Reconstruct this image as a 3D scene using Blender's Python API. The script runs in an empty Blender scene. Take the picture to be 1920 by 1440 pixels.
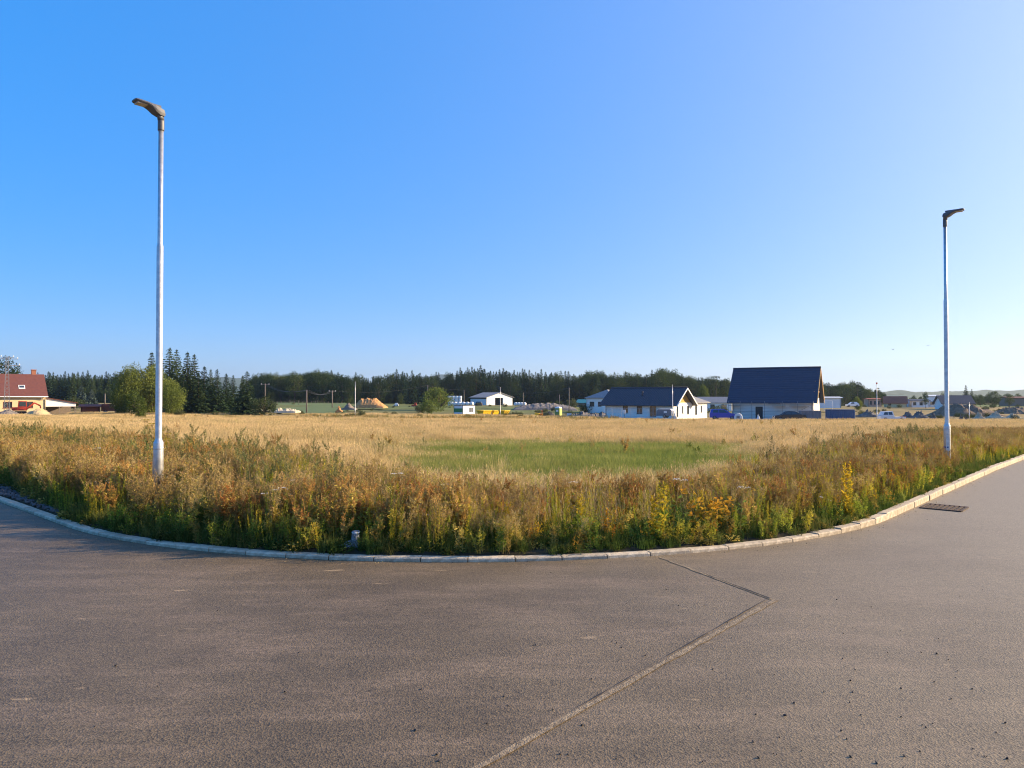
import bpy, math, random
import numpy as np
from mathutils import Vector, Matrix

rnd = random.Random(7)
rng = np.random.default_rng(7)
R = math.radians
scene = bpy.context.scene
col = scene.collection

# ------------------------------------------------------------------ camera, sky, sun, exposure
FPX = 1350.0            # focal length in pixels of the 1920 px wide photograph
HOR = 742.0             # eye level in the photograph
CAMH = 1.75
cam_d = bpy.data.cameras.new('camera')
cam = bpy.data.objects.new('camera', cam_d)
col.objects.link(cam)
cam_d.sensor_width = 36.0
cam_d.lens = FPX / 1920 * 36
cam_d.clip_start = 0.05
cam_d.clip_end = 20000
cam.location = (0, 0, CAMH)
cam.rotation_euler = (R(90) + math.atan(22 / FPX), 0, 0)
scene.camera = cam

EXPOSURE = 1.15
SUN_AZ, SUN_EL = 78.5, 21.0      # degrees clockwise from the view direction, degrees above the horizon
world = bpy.data.worlds.new('World')
scene.world = world
world.use_nodes = True
wn = world.node_tree
bg = wn.nodes['Background']
sky = wn.nodes.new('ShaderNodeTexSky')
sky.sky_type = 'NISHITA'
sky.sun_disc = False
sky.sun_elevation = R(SUN_EL)
sky.sun_rotation = R(SUN_AZ)
sky.altitude = 500
sky.air_density = 0.6
sky.dust_density = 4.0
sky.ozone_density = 5.0


def wmul(a, v):
    n = wn.nodes.new('ShaderNodeVectorMath')
    n.operation = 'MULTIPLY'
    n.inputs[1].default_value = v
    wn.links.new(a, n.inputs[0])
    return n.outputs[0]


c = wmul(sky.outputs[0], (0.12 * 1.355, 0.12 * 1.122, 0.12))
gm = wn.nodes.new('ShaderNodeGamma')
gm.inputs[1].default_value = 0.293
wn.links.new(c, gm.inputs[0])
hs = wn.nodes.new('ShaderNodeHueSaturation')
hs.inputs['Saturation'].default_value = 1.77
wn.links.new(gm.outputs[0], hs.inputs['Color'])
hs2 = wn.nodes.new('ShaderNodeHueSaturation')
hs2.inputs['Saturation'].default_value = 1.77
wn.links.new(hs.outputs[0], hs2.inputs['Color'])
BG = 0.12
kk = 1.433 / BG * 0.5 ** EXPOSURE
c = wmul(hs2.outputs[0], (kk * 0.67, kk * 0.845, kk))
wn.links.new(c, bg.inputs[0])
bg.inputs[1].default_value = BG

sun_d = bpy.data.lights.new('sun', 'SUN')
sun = bpy.data.objects.new('sun', sun_d)
col.objects.link(sun)
sun_d.energy = 5.0
sun_d.angle = R(0.55)
sun_d.color = (1.0, 0.77, 0.48)
SUND = Vector((math.sin(R(SUN_AZ)) * math.cos(R(SUN_EL)), math.cos(R(SUN_AZ)) * math.cos(R(SUN_EL)), math.sin(R(SUN_EL))))
sun.rotation_euler = SUND.to_track_quat('Z', 'Y').to_euler()
sun.location = (60, 20, 40)

scene.view_settings.view_transform = 'Standard'
scene.view_settings.look = 'None'
scene.view_settings.gamma = 1.0
scene.view_settings.use_curve_mapping = False
scene.view_settings.exposure = EXPOSURE
scene.cycles.max_bounces = 5
scene.cycles.diffuse_bounces = 2
scene.cycles.transmission_bounces = 3
scene.cycles.transparent_max_bounces = 8
scene.cycles.volume_bounces = 0
scene.cycles.use_denoising = True
scene.cycles.filter_width = 1.1

# ------------------------------------------------------------------ helpers: materials


def rgba(c):
    return (c[0], c[1], c[2], 1.0)


def new_mat(name):
    m = bpy.data.materials.new(name)
    m.use_nodes = True
    return m, m.node_tree, m.node_tree.nodes['Principled BSDF']


def mat(name, c1, c2=None, scale=3.0, rough=0.8, bump=0.0, bscale=None, metal=0.0, spec=0.3, rand=0.0, detail=5, lo=0.35, hi=0.65, stretch=None):
    """two-tone noise material with optional bump and a per-object shift"""
    m, nt, p = new_mat(name)
    c2 = c2 or tuple(v * 0.78 for v in c1)
    tc = nt.nodes.new('ShaderNodeTexCoord')
    co = tc.outputs['Object']
    if stretch:
        mp = nt.nodes.new('ShaderNodeMapping')
        mp.inputs['Scale'].default_value = stretch
        nt.links.new(co, mp.inputs[0])
        co = mp.outputs[0]
    nz = nt.nodes.new('ShaderNodeTexNoise')
    nz.inputs['Scale'].default_value = scale
    nz.inputs['Detail'].default_value = detail
    nz.inputs['Roughness'].default_value = 0.62
    nt.links.new(co, nz.inputs['Vector'])
    rp = nt.nodes.new('ShaderNodeValToRGB')
    rp.color_ramp.elements[0].position = lo
    rp.color_ramp.elements[0].color = rgba(c2)
    rp.color_ramp.elements[1].position = hi
    rp.color_ramp.elements[1].color = rgba(c1)
    nt.links.new(nz.outputs['Fac'], rp.inputs[0])
    out = rp.outputs[0]
    if rand:
        oi = nt.nodes.new('ShaderNodeObjectInfo')
        mr = nt.nodes.new('ShaderNodeMapRange')
        mr.inputs['To Min'].default_value = 1 - rand
        mr.inputs['To Max'].default_value = 1 + rand
        nt.links.new(oi.outputs['Random'], mr.inputs['Value'])
        h = nt.nodes.new('ShaderNodeHueSaturation')
        nt.links.new(mr.outputs[0], h.inputs['Value'])
        nt.links.new(out, h.inputs['Color'])
        out = h.outputs[0]
    nt.links.new(out, p.inputs['Base Color'])
    p.inputs['Roughness'].default_value = rough
    p.inputs['Metallic'].default_value = metal
    p.inputs['Specular IOR Level'].default_value = spec
    if bump:
        b = nt.nodes.new('ShaderNodeBump')
        b.inputs['Strength'].default_value = bump
        b.inputs['Distance'].default_value = 0.05
        n2 = nt.nodes.new('ShaderNodeTexNoise')
        n2.inputs['Scale'].default_value = bscale or scale * 4
        n2.inputs['Detail'].default_value = 6
        nt.links.new(co, n2.inputs['Vector'])
        nt.links.new(n2.outputs['Fac'], b.inputs['Height'])
        nt.links.new(b.outputs[0], p.inputs['Normal'])
    return m


def leaf_mat(name, c1, c2, c3=None, wscale=0.5, rand=0.25, trans=0.35, rough=0.75, hue=0.0):
    """foliage: colours drift with place in the world and from plant to plant; part of the light goes through"""
    m, nt, p = new_mat(name)
    geo = nt.nodes.new('ShaderNodeNewGeometry')
    oi = nt.nodes.new('ShaderNodeObjectInfo')
    nz = nt.nodes.new('ShaderNodeTexNoise')
    nz.inputs['Scale'].default_value = wscale
    nz.inputs['Detail'].default_value = 4
    nt.links.new(geo.outputs['Position'], nz.inputs['Vector'])
    mx = nt.nodes.new('ShaderNodeMath')
    mx.operation = 'MULTIPLY_ADD'
    mx.inputs[1].default_value = 0.5
    nt.links.new(oi.outputs['Random'], mx.inputs[0])
    sub = nt.nodes.new('ShaderNodeMath')
    sub.operation = 'SUBTRACT'
    sub.inputs[1].default_value = 0.25
    nt.links.new(nz.outputs['Fac'], sub.inputs[0])
    nt.links.new(sub.outputs[0], mx.inputs[2])
    rp = nt.nodes.new('ShaderNodeValToRGB')
    e = rp.color_ramp.elements
    e[0].position = 0.25
    e[0].color = rgba(c1)
    e[1].position = 0.75
    e[1].color = rgba(c3 or c2)
    if c3:
        k = e.new(0.5)
        k.color = rgba(c2)
    nt.links.new(mx.outputs[0], rp.inputs[0])
    h = nt.nodes.new('ShaderNodeHueSaturation')
    mr = nt.nodes.new('ShaderNodeMapRange')
    mr.inputs['To Min'].default_value = 1 - rand
    mr.inputs['To Max'].default_value = 1 + rand
    wn_ = nt.nodes.new('ShaderNodeTexWhiteNoise')
    wn_.noise_dimensions = '1D'
    nt.links.new(oi.outputs['Random'], wn_.inputs['W'])
    nt.links.new(wn_.outputs['Value'], mr.inputs['Value'])
    nt.links.new(mr.outputs[0], h.inputs['Value'])
    nt.links.new(rp.outputs[0], h.inputs['Color'])
    out = nt.nodes['Material Output']
    df = nt.nodes.new('ShaderNodeBsdfDiffuse')
    tr = nt.nodes.new('ShaderNodeBsdfTranslucent')
    ms = nt.nodes.new('ShaderNodeMixShader')
    ms.inputs[0].default_value = trans
    nt.links.new(h.outputs[0], df.inputs[0])
    nt.links.new(h.outputs[0], tr.inputs[0])
    nt.links.new(df.outputs[0], ms.inputs[1])
    nt.links.new(tr.outputs[0], ms.inputs[2])
    nt.nodes.remove(p)
    nt.links.new(ms.outputs[0], out.inputs[0])
    return m


def glass_mat(name, tint=(0.02, 0.03, 0.04)):
    m, nt, p = new_mat(name)
    nz = nt.nodes.new('ShaderNodeTexNoise')
    nz.inputs['Scale'].default_value = 1.5
    rp = nt.nodes.new('ShaderNodeValToRGB')
    rp.color_ramp.elements[0].color = rgba(tint)
    rp.color_ramp.elements[1].color = rgba(tuple(v * 2.2 for v in tint))
    nt.links.new(nz.outputs['Fac'], rp.inputs[0])
    nt.links.new(rp.outputs[0], p.inputs['Base Color'])
    p.inputs['Roughness'].default_value = 0.06
    p.inputs['Specular IOR Level'].default_value = 0.8
    return m


# ------------------------------------------------------------------ helpers: meshes and objects


class MB:
    def __init__(s):
        s.v = []
        s.f = []

    def add(s, vs, fs):
        o = len(s.v)
        s.v += [tuple(p) for p in vs]
        s.f += [tuple(i + o for i in f) for f in fs]
        return s

    def box(s, x0, x1, y0, y1, z0, z1):
        return s.add([(x0, y0, z0), (x1, y0, z0), (x1, y1, z0), (x0, y1, z0), (x0, y0, z1), (x1, y0, z1), (x1, y1, z1), (x0, y1, z1)],
                     [(0, 3, 2, 1), (4, 5, 6, 7), (0, 1, 5, 4), (1, 2, 6, 5), (2, 3, 7, 6), (3, 0, 4, 7)])

    def prism(s, poly, a, b, axis='y'):
        """extrude a 2D polygon along an axis; poly is (x,z) for y, (y,z) for x, (x,y) for z"""
        def P(q, t):
            return {'y': (q[0], t, q[1]), 'x': (t, q[0], q[1]), 'z': (q[0], q[1], t)}[axis]
        n = len(poly)
        vs = [P(q, a) for q in poly] + [P(q, b) for q in poly]
        fs = [tuple(range(n)), tuple(range(2 * n - 1, n - 1, -1))] + [(i, i + n, (i + 1) % n + n, (i + 1) % n) for i in range(n)]
        return s.add(vs, fs)

    def loft(s, rings, cap=True):
        n = len(rings[0])
        o = len(s.v)
        for r in rings:
            s.v += [tuple(p) for p in r]
        for k in range(len(rings) - 1):
            for i in range(n):
                j = (i + 1) % n
                s.f.append((o + k * n + i, o + k * n + j, o + (k + 1) * n + j, o + (k + 1) * n + i))
        if cap:
            s.f.append(tuple(o + i for i in range(n - 1, -1, -1)))
            s.f.append(tuple(o + (len(rings) - 1) * n + i for i in range(n)))
        return s

    def tube(s, pts, rad, n=8, cap=True):
        pts = [Vector(p) for p in pts]
        if not hasattr(rad, '__len__'):
            rad = [rad] * len(pts)
        rings = []
        for i, p in enumerate(pts):
            d = (pts[min(i + 1, len(pts) - 1)] - pts[max(i - 1, 0)])
            if d.length < 1e-9:
                d = Vector((0, 0, 1))
            d.normalize()
            u = d.cross(Vector((0, 1, 0) if abs(d.z) > 0.9 else (0, 0, 1))).normalized()
            w = d.cross(u)
            rings.append([p + (u * math.cos(2 * math.pi * k / n) + w * math.sin(2 * math.pi * k / n)) * rad[i] for k in range(n)])
        return s.loft(rings, cap)

    def lathe(s, prof, n=16, cx=0, cy=0):
        return s.loft([[(cx + r * math.cos(2 * math.pi * k / n), cy + r * math.sin(2 * math.pi * k / n), z) for k in range(n)] for r, z in prof])

    def bar(s, a, b, w, h=None):
        """rectangular bar between two points"""
        h = h or w
        a = Vector(a)
        b = Vector(b)
        d = (b - a).normalized()
        u = d.cross(Vector((0, 1, 0) if abs(d.z) > 0.9 else (0, 0, 1))).normalized()
        v = d.cross(u)
        q = [(-1, -1), (1, -1), (1, 1), (-1, 1)]
        return s.loft([[p + u * (x * w / 2) + v * (y * h / 2) for x, y in q] for p in (a, b)])

    def mesh(s, name, m, smooth=False):
        me = bpy.data.meshes.new(name)
        me.from_pydata(s.v, [], s.f)
        if m:
            me.materials.append(m)
        import bmesh
        bm = bmesh.new()
        bm.from_mesh(me)
        bmesh.ops.recalc_face_normals(bm, faces=bm.faces)
        bm.to_mesh(me)
        bm.free()
        if smooth:
            for p in me.polygons:
                p.use_smooth = True
        return me

    def build(s, name, m, parent=None, smooth=False, loc=None, rz=0):
        return link(name, s.mesh(name, m, smooth), parent, loc, rz)


def link(name, me, parent=None, loc=None, rz=0):
    o = bpy.data.objects.new(name, me)
    col.objects.link(o)
    if parent:
        o.parent = parent
    if loc is not None:
        o.location = loc
    if rz:
        o.rotation_euler = (0, 0, rz)
    return o


def np_mesh(name, quads=None, tris=None, mats=(), qm=None, tm=None, smooth=False):
    """mesh from arrays of quads (n,4,3) and triangles (n,3,3)"""
    me = bpy.data.meshes.new(name)
    vs, tot, mi = [], [], []
    if quads is not None and len(quads):
        vs.append(quads.reshape(-1, 3))
        tot.append(np.full(len(quads), 4))
        mi.append(qm if qm is not None else np.zeros(len(quads), int))
    if tris is not None and len(tris):
        vs.append(tris.reshape(-1, 3))
        tot.append(np.full(len(tris), 3))
        mi.append(tm if tm is not None else np.zeros(len(tris), int))
    V = np.concatenate(vs)
    T = np.concatenate(tot)
    M = np.concatenate(mi)
    me.vertices.add(len(V))
    me.vertices.foreach_set('co', V.astype(np.float32).ravel())
    me.loops.add(len(V))
    me.loops.foreach_set('vertex_index', np.arange(len(V), dtype=np.int32))
    me.polygons.add(len(T))
    me.polygons.foreach_set('loop_start', np.concatenate([[0], np.cumsum(T)[:-1]]).astype(np.int32))
    me.polygons.foreach_set('material_index', M.astype(np.int32))
    for m in mats:
        me.materials.append(m)
    me.update(calc_edges=True)
    return me


def grid_mesh(name, X, Y, Z, m, smooth=True):
    """X, Y, Z 2D arrays -> one sheet"""
    h, w = X.shape
    me = bpy.data.meshes.new(name)
    V = np.stack([X, Y, Z], -1).reshape(-1, 3)
    i = np.arange(h * w).reshape(h, w)
    F = np.stack([i[:-1, :-1], i[:-1, 1:], i[1:, 1:], i[1:, :-1]], -1).reshape(-1, 4)
    me.vertices.add(len(V))
    me.vertices.foreach_set('co', V.astype(np.float32).ravel())
    me.loops.add(F.size)
    me.loops.foreach_set('vertex_index', F.astype(np.int32).ravel())
    me.polygons.add(len(F))
    me.polygons.foreach_set('loop_start', (np.arange(len(F)) * 4).astype(np.int32))
    me.polygons.foreach_set('use_smooth', np.full(len(F), smooth))
    me.materials.append(m)
    me.update(calc_edges=True)
    return me


def tag(o, label, cat, group=None, kind=None):
    o['label'] = label
    if cat:
        o['category'] = cat
    if group:
        o['group'] = group
    if kind:
        o['kind'] = kind
    return o


def thing(name, label, cat, loc=(0, 0, 0), rz=0, group=None):
    o = bpy.data.objects.new(name, None)
    o.empty_display_size = 0.2
    col.objects.link(o)
    o.location = loc
    o.rotation_euler = (0, 0, rz)
    return tag(o, label, cat, group)


def structure(o):
    o['kind'] = 'structure'
    return o


def copy_tree(o, parent=None):
    c = o.copy()
    col.objects.link(c)
    c.parent = parent
    for ch in list(o.children):
        copy_tree(ch, c)
    return c


# ------------------------------------------------------------------ terrain functions
KC = np.array([-0.6, 15.6])      # centre of the kerb's corner arc
KR = 8.0
KT = R(42)
N1 = np.array([-math.sin(KT), -math.cos(KT)])    # out over the left road
N2 = np.array([math.cos(KT), -math.sin(KT)])     # out over the right road


def kerb_d(x, y):
    """distance from the kerb's road face, positive on the field side"""
    qx = np.asarray(x) - KC[0]
    qy = np.asarray(y) - KC[1]
    q1 = qx * N1[0] + qy * N1[1]
    q2 = qx * N2[0] + qy * N2[1]
    return np.where((q1 > 0) & (q2 > 0), KR - np.hypot(q1, q2), KR - np.maximum(q1, q2))


def sm(t):
    t = np.clip(t, 0, 1)
    return t * t * (3 - 2 * t)


def wob(x, y, s=1.0, seed=0):
    """cheap smooth pseudo noise, about -1..1"""
    a = seed * 1.7
    return (np.sin(x * 1.3 * s + a + 1.2 * np.sin(y * 0.7 * s + a)) + np.sin(y * 1.1 * s - a * 2 + 1.5 * np.sin(x * 0.9 * s - a)) + np.sin((x * 0.8 - y * 1.7) * s + a * 3)) / 3


def slope(x, y):
    x = np.asarray(x, float)
    y = np.asarray(y, float)
    z = -2.0 * np.clip((y - 17) / 93, 0, 1) ** 1.12 + np.interp(y, [110, 122, 140, 165, 185, 205, 240, 300, 600], [0, -0.12, -0.42, -0.85, -0.75, -0.45, 0.0, -0.2, -1.0])
    z = z - 0.007 * np.clip(x, -150, 30) * np.clip((y - 20) / 100, 0, 1)
    return z


def G(x, y):
    """height of the open ground"""
    d = kerb_d(x, y)
    a = np.clip((d - 0.02) / 0.12, 0, 1)
    z = slope(x, y) + 0.11 * a - 0.05
    far = sm((d - 0.5) / 3)
    z = z + far * (0.03 * wob(x, y, 1.1) + 0.05 * wob(x, y, 0.23, 2) * np.clip(np.asarray(y) / 40, 0, 3))
    return z


def g1(x, y):
    return float(G(np.array([x]), np.array([y]))[0])


def X_at(px, Y):
    return (px - 960.0) * Y / FPX


def at(px, Y, dz=0.0):
    x = X_at(px, Y)
    return (x, Y, g1(x, Y) + dz)


def Zpx(py, Y):
    return CAMH + (HOR - py) * Y / FPX


def ppm(Y):
    return FPX / Y


# ------------------------------------------------------------------ materials of the setting
def ground_mat():
    m, nt, p = new_mat('field_soil')
    at_ = nt.nodes.new('ShaderNodeAttribute')
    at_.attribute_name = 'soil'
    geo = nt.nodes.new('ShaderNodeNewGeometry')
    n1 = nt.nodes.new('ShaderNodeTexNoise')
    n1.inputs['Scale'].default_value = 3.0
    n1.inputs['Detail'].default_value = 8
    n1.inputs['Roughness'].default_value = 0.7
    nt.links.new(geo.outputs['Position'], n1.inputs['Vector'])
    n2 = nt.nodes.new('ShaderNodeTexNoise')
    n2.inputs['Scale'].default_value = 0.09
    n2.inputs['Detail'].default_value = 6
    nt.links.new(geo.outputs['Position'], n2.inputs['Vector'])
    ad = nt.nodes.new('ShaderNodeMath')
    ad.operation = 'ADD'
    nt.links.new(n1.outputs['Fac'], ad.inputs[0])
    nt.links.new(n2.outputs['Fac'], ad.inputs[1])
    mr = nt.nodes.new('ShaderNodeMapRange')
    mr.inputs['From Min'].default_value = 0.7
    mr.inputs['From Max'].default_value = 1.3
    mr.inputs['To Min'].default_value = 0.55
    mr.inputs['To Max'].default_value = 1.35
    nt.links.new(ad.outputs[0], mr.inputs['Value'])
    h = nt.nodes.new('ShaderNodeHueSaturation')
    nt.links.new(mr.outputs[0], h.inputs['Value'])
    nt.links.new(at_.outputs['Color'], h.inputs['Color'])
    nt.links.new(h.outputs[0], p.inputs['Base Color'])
    p.inputs['Roughness'].default_value = 0.95
    p.inputs['Specular IOR Level'].default_value = 0.1
    b = nt.nodes.new('ShaderNodeBump')
    b.inputs['Strength'].default_value = 0.6
    b.inputs['Distance'].default_value = 0.06
    nt.links.new(n1.outputs['Fac'], b.inputs['Height'])
    nt.links.new(b.outputs[0], p.inputs['Normal'])
    return m


def asphalt_mat():
    m, nt, p = new_mat('asphalt')
    L = nt.links.new
    geo = nt.nodes.new('ShaderNodeNewGeometry')
    pos = geo.outputs['Position']

    def noise(scale, detail=4, rough=0.6, vec=pos):
        n = nt.nodes.new('ShaderNodeTexNoise')
        n.inputs['Scale'].default_value = scale
        n.inputs['Detail'].default_value = detail
        n.inputs['Roughness'].default_value = rough
        L(vec, n.inputs['Vector'])
        return n.outputs['Fac']

    def ramp(f, stops):
        r = nt.nodes.new('ShaderNodeValToRGB')
        e = r.color_ramp.elements
        while len(e) < len(stops):
            e.new(0.5)
        for k, (t, cc) in enumerate(stops):
            e[k].position = t
            e[k].color = rgba(cc)
        L(f, r.inputs[0])
        return r.outputs[0]

    def mix(a, b, f, mode='MIX'):
        n = nt.nodes.new('ShaderNodeMix')
        n.data_type = 'RGBA'
        n.blend_type = mode
        if isinstance(f, float):
            n.inputs[0].default_value = f
        else:
            L(f, n.inputs[0])
        L(a, n.inputs[6])
        L(b, n.inputs[7])
        return n.outputs[2]
    # binder tone drifting over metres
    base = ramp(noise(0.55, 7, 0.65), [(0.3, (0.106, 0.078, 0.043)), (0.7, (0.152, 0.113, 0.064))])
    broad = ramp(noise(0.17, 5, 0.6), [(0.35, (0.80, 0.80, 0.82)), (0.65, (1.18, 1.17, 1.15))])
    base = mix(base, broad, 1.0, 'MULTIPLY')
    # aggregate
    v = nt.nodes.new('ShaderNodeTexVoronoi')
    v.inputs['Scale'].default_value = 100
    L(pos, v.inputs['Vector'])
    grit = ramp(v.outputs['Color'], [(0.12, (0.56, 0.56, 0.58)), (0.5, (1.0, 1.0, 1.0)), (0.88, (1.45, 1.41, 1.35))])
    c = mix(base, grit, 1.0, 'MULTIPLY')
    holes = ramp(noise(42, 4, 0.75), [(0.32, (0.28, 0.28, 0.30)), (0.45, (1, 1, 1))])
    c = mix(c, holes, 0.85, 'MULTIPLY')
    # pale dust dragged along by tyres, in drifts
    mp = nt.nodes.new('ShaderNodeMapping')
    mp.inputs['Rotation'].default_value = (0, 0, R(-15))
    mp.inputs['Scale'].default_value = (0.6, 2.2, 1)
    L(pos, mp.inputs[0])
    dust = mix(ramp(noise(1.3, 8, 0.72, mp.outputs[0]), [(0.47, (0, 0, 0)), (0.72, (0.9, 0.9, 0.9))]), ramp(noise(28, 4, 0.7), [(0.4, (0.1, 0.1, 0.1)), (0.62, (1, 1, 1))]), 1.0, 'MULTIPLY')
    tan = nt.nodes.new('ShaderNodeRGB')
    tan.outputs[0].default_value = (0.30, 0.215, 0.14, 1)
    c = mix(c, tan.outputs[0], dust)
    # small crumbs of trodden earth and sand
    spots = ramp(noise(3.4, 3, 0.55, mp.outputs[0]), [(0.68, (0, 0, 0)), (0.74, (0.6, 0.6, 0.6))])
    sand = nt.nodes.new('ShaderNodeRGB')
    sand.outputs[0].default_value = (0.42, 0.30, 0.17, 1)
    c = mix(c, sand.outputs[0], spots)
    # sun glare painted into the right-hand road: paler to the right, with ragged edges
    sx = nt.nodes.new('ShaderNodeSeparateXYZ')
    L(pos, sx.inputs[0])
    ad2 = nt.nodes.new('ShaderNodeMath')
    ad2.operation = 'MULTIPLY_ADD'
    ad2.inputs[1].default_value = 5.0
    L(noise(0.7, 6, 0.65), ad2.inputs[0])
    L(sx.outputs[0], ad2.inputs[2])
    glare_mask = nt.nodes.new('ShaderNodeMapRange')
    glare_mask.inputs['From Min'].default_value = 2.2
    glare_mask.inputs['From Max'].default_value = 9.0
    glare_mask.inputs['To Max'].default_value = 0.85
    L(ad2.outputs[0], glare_mask.inputs['Value'])
    film = mix(grit, mix(grit, holes, 1.0, 'MULTIPLY'), 0.6)  # grit that shows through the painted glare
    glare_tone = nt.nodes.new('ShaderNodeRGB')
    glare_tone.outputs[0].default_value = (0.275, 0.222, 0.145, 1)
    c = mix(c, mix(glare_tone.outputs[0], film, 0.6, 'MULTIPLY'), glare_mask.outputs[0])
    L(c, p.inputs['Base Color'])
    p.inputs['Roughness'].default_value = 0.55
    p.inputs['Specular IOR Level'].default_value = 0.3
    b = nt.nodes.new('ShaderNodeBump')
    b.inputs['Strength'].default_value = 0.3
    b.inputs['Distance'].default_value = 0.012
    ad = nt.nodes.new('ShaderNodeMath')
    ad.operation = 'ADD'
    L(v.outputs['Distance'], ad.inputs[0])
    L(noise(60, 3, 0.7), ad.inputs[1])
    L(ad.outputs[0], b.inputs['Height'])
    L(b.outputs[0], p.inputs['Normal'])
    return m


M = {}
M['soil'] = ground_mat()
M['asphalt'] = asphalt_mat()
M['concrete'] = mat('kerb_concrete', (0.62, 0.52, 0.38), (0.38, 0.31, 0.22), 11, 0.9, 0.35, 60, rand=0.14)
M['galv'] = mat('galvanised_steel', (0.62, 0.62, 0.62), (0.45, 0.46, 0.48), 14, 0.42, 0.05, 40, metal=0.75, spec=0.5)
M['lampgrey'] = mat('lamp_grey_paint', (0.10, 0.10, 0.11), (0.085, 0.085, 0.095), 20, 0.45, spec=0.5)
M['lens'] = mat('lamp_lens', (0.42, 0.40, 0.38), (0.32, 0.3, 0.29), 60, 0.25, spec=0.6)
M['sticker'] = mat('blue_band', (0.05, 0.09, 0.25), (0.04, 0.07, 0.2), 30, 0.5)
M['iron'] = mat('rusty_iron', (0.10, 0.06, 0.045), (0.05, 0.035, 0.03), 25, 0.8, 0.3, 120)
M['dark'] = mat('pit_shade_black', (0.02, 0.02, 0.02), (0.012, 0.012, 0.012), 10, 0.9)
M['seam'] = mat('sandy_joint', (0.31, 0.245, 0.165), (0.15, 0.115, 0.08), 22, 0.95, 0.5, 90)
M['tar'] = mat('tar_edge', (0.035, 0.03, 0.03), (0.02, 0.018, 0.018), 30, 0.7)
M['stone'] = mat('grey_stone', (0.16, 0.15, 0.15), (0.06, 0.06, 0.065), 18, 0.9, rand=0.3)
M['pebble'] = mat('dark_pebble', (0.07, 0.06, 0.055), (0.03, 0.028, 0.028), 30, 0.9, rand=0.4)

# ------------------------------------------------------------------ ground sheet


def axis(lo, hi, step, outer, grow=1.13, lo_out=None):
    a = list(np.arange(lo, hi + 1e-6, step))
    s = step
    while a[-1] < outer:
        s *= grow
        a.append(a[-1] + s)
    s = step
    low = -outer if lo_out is None else lo_out
    while a[0] > low:
        s *= grow
        a.insert(0, a[0] - s)
    return np.array(a)


gx = axis(-14, 17, 0.13, 5200)
gy = axis(6.5, 26, 0.13, 6600, lo_out=-70)
GX, GY = np.meshgrid(gx, gy)
GZ = G(GX, GY)
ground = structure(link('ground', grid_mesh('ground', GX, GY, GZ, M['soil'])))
ground['label'] = 'rough grassy ground of the field sloping gently away from the road'


def mixc(a, b, t):
    return a * (1 - t[..., None]) + np.asarray(b) * t[..., None]


def green_zone(x, y):
    """1 inside the mown-looking green patch behind the weeds"""
    px = 960 + x * FPX / np.maximum(y, 1)
    e = np.hypot((px - 1070 + 60 * wob(x, y, 0.6)) / 440, (y - 19.0 + 1.2 * wob(x, y, 0.5, 3)) / 9.0)
    return 1 - sm((e - 0.5) / 0.58)


dG = kerb_d(GX, GY)
cc = np.zeros(GX.shape + (3,)) + np.array([0.34, 0.235, 0.10])
cc = mixc(cc, (0.10, 0.15, 0.035), green_zone(GX, GY) * (GY < 60))
cc = mixc(cc, (0.05, 0.042, 0.026), (1 - sm((dG - 2.5) / 2.5)) * (dG > -1.0))  # shade of the weeds put into the soil colour behind the kerb
far = sm((GY - 105) / 20)
cc = mixc(cc, (0.19, 0.16, 0.075), far * (0.6 + 0.4 * wob(GX, GY, 0.04, 5)))
cc = mixc(cc, (0.12, 0.15, 0.05), sm((GY - 150) / 60) * sm(0.5 + wob(GX, GY, 0.018, 9)))
cc = mixc(cc, (0.14, 0.17, 0.06), sm((GY - 450) / 300))
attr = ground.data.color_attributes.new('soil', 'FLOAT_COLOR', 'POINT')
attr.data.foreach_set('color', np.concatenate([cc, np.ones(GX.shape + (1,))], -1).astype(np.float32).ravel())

# ------------------------------------------------------------------ road and kerb


def kerb_point(s):
    """s metres along the kerb road face, 0 at the middle of the arc, positive to the right -> point, outward normal"""
    half = KR * math.pi / 4
    mid = math.atan2((N1 + N2)[1], (N1 + N2)[0])
    if abs(s) <= half:
        a = mid + s / KR
        n = np.array([math.cos(a), math.sin(a)])
        return KC + KR * n, n
    if s > 0:
        t = np.array([-N2[1], N2[0]])
        return KC + KR * N2 + t * (s - half), N2
    t = np.array([N1[1], -N1[0]])
    return KC + KR * N1 + t * (-s - half), N1


ss = np.concatenate([np.arange(-45, -6.3, 1.0), np.arange(-6.3, 6.3, 0.3), np.arange(6.3, 46, 1.0)])
dd = np.concatenate([[-0.06], np.arange(0.0, 2, 0.25), np.arange(2, 16.1, 1.0)])
RX = np.zeros((len(dd), len(ss)))
RY = RX.copy()
for j, s_ in enumerate(ss):
    p_, n_ = kerb_point(s_)
    for i, d_ in enumerate(dd):
        q = p_ + n_ * (d_ if d_ <= 0 else d_ * float(np.interp(abs(s_), [7.5, 13.0], [1.0, 0.42])))
        RX[i, j], RY[i, j] = q
RZ = slope(RX, RY)
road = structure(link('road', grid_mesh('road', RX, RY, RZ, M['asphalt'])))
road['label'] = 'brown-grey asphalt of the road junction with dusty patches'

half = KR * math.pi / 4
UPST = lambda s: 0.042 + 0.05 * float(sm((s - 3.5) / 3.5))   # the kerb stands higher towards the drain


def kerb_stone_mesh(name, ln):
    w, h, c = 0.13, 0.25, 0.012
    prof = [(0, -h), (0, -c), (c, 0), (w - c, 0), (w, -c), (w, -h)]
    b = MB()
    b.prism([(p[0], p[1]) for p in prof], -ln / 2 + 0.006, ln / 2 - 0.006, 'y')
    return b.mesh(name, M['concrete'])


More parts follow.
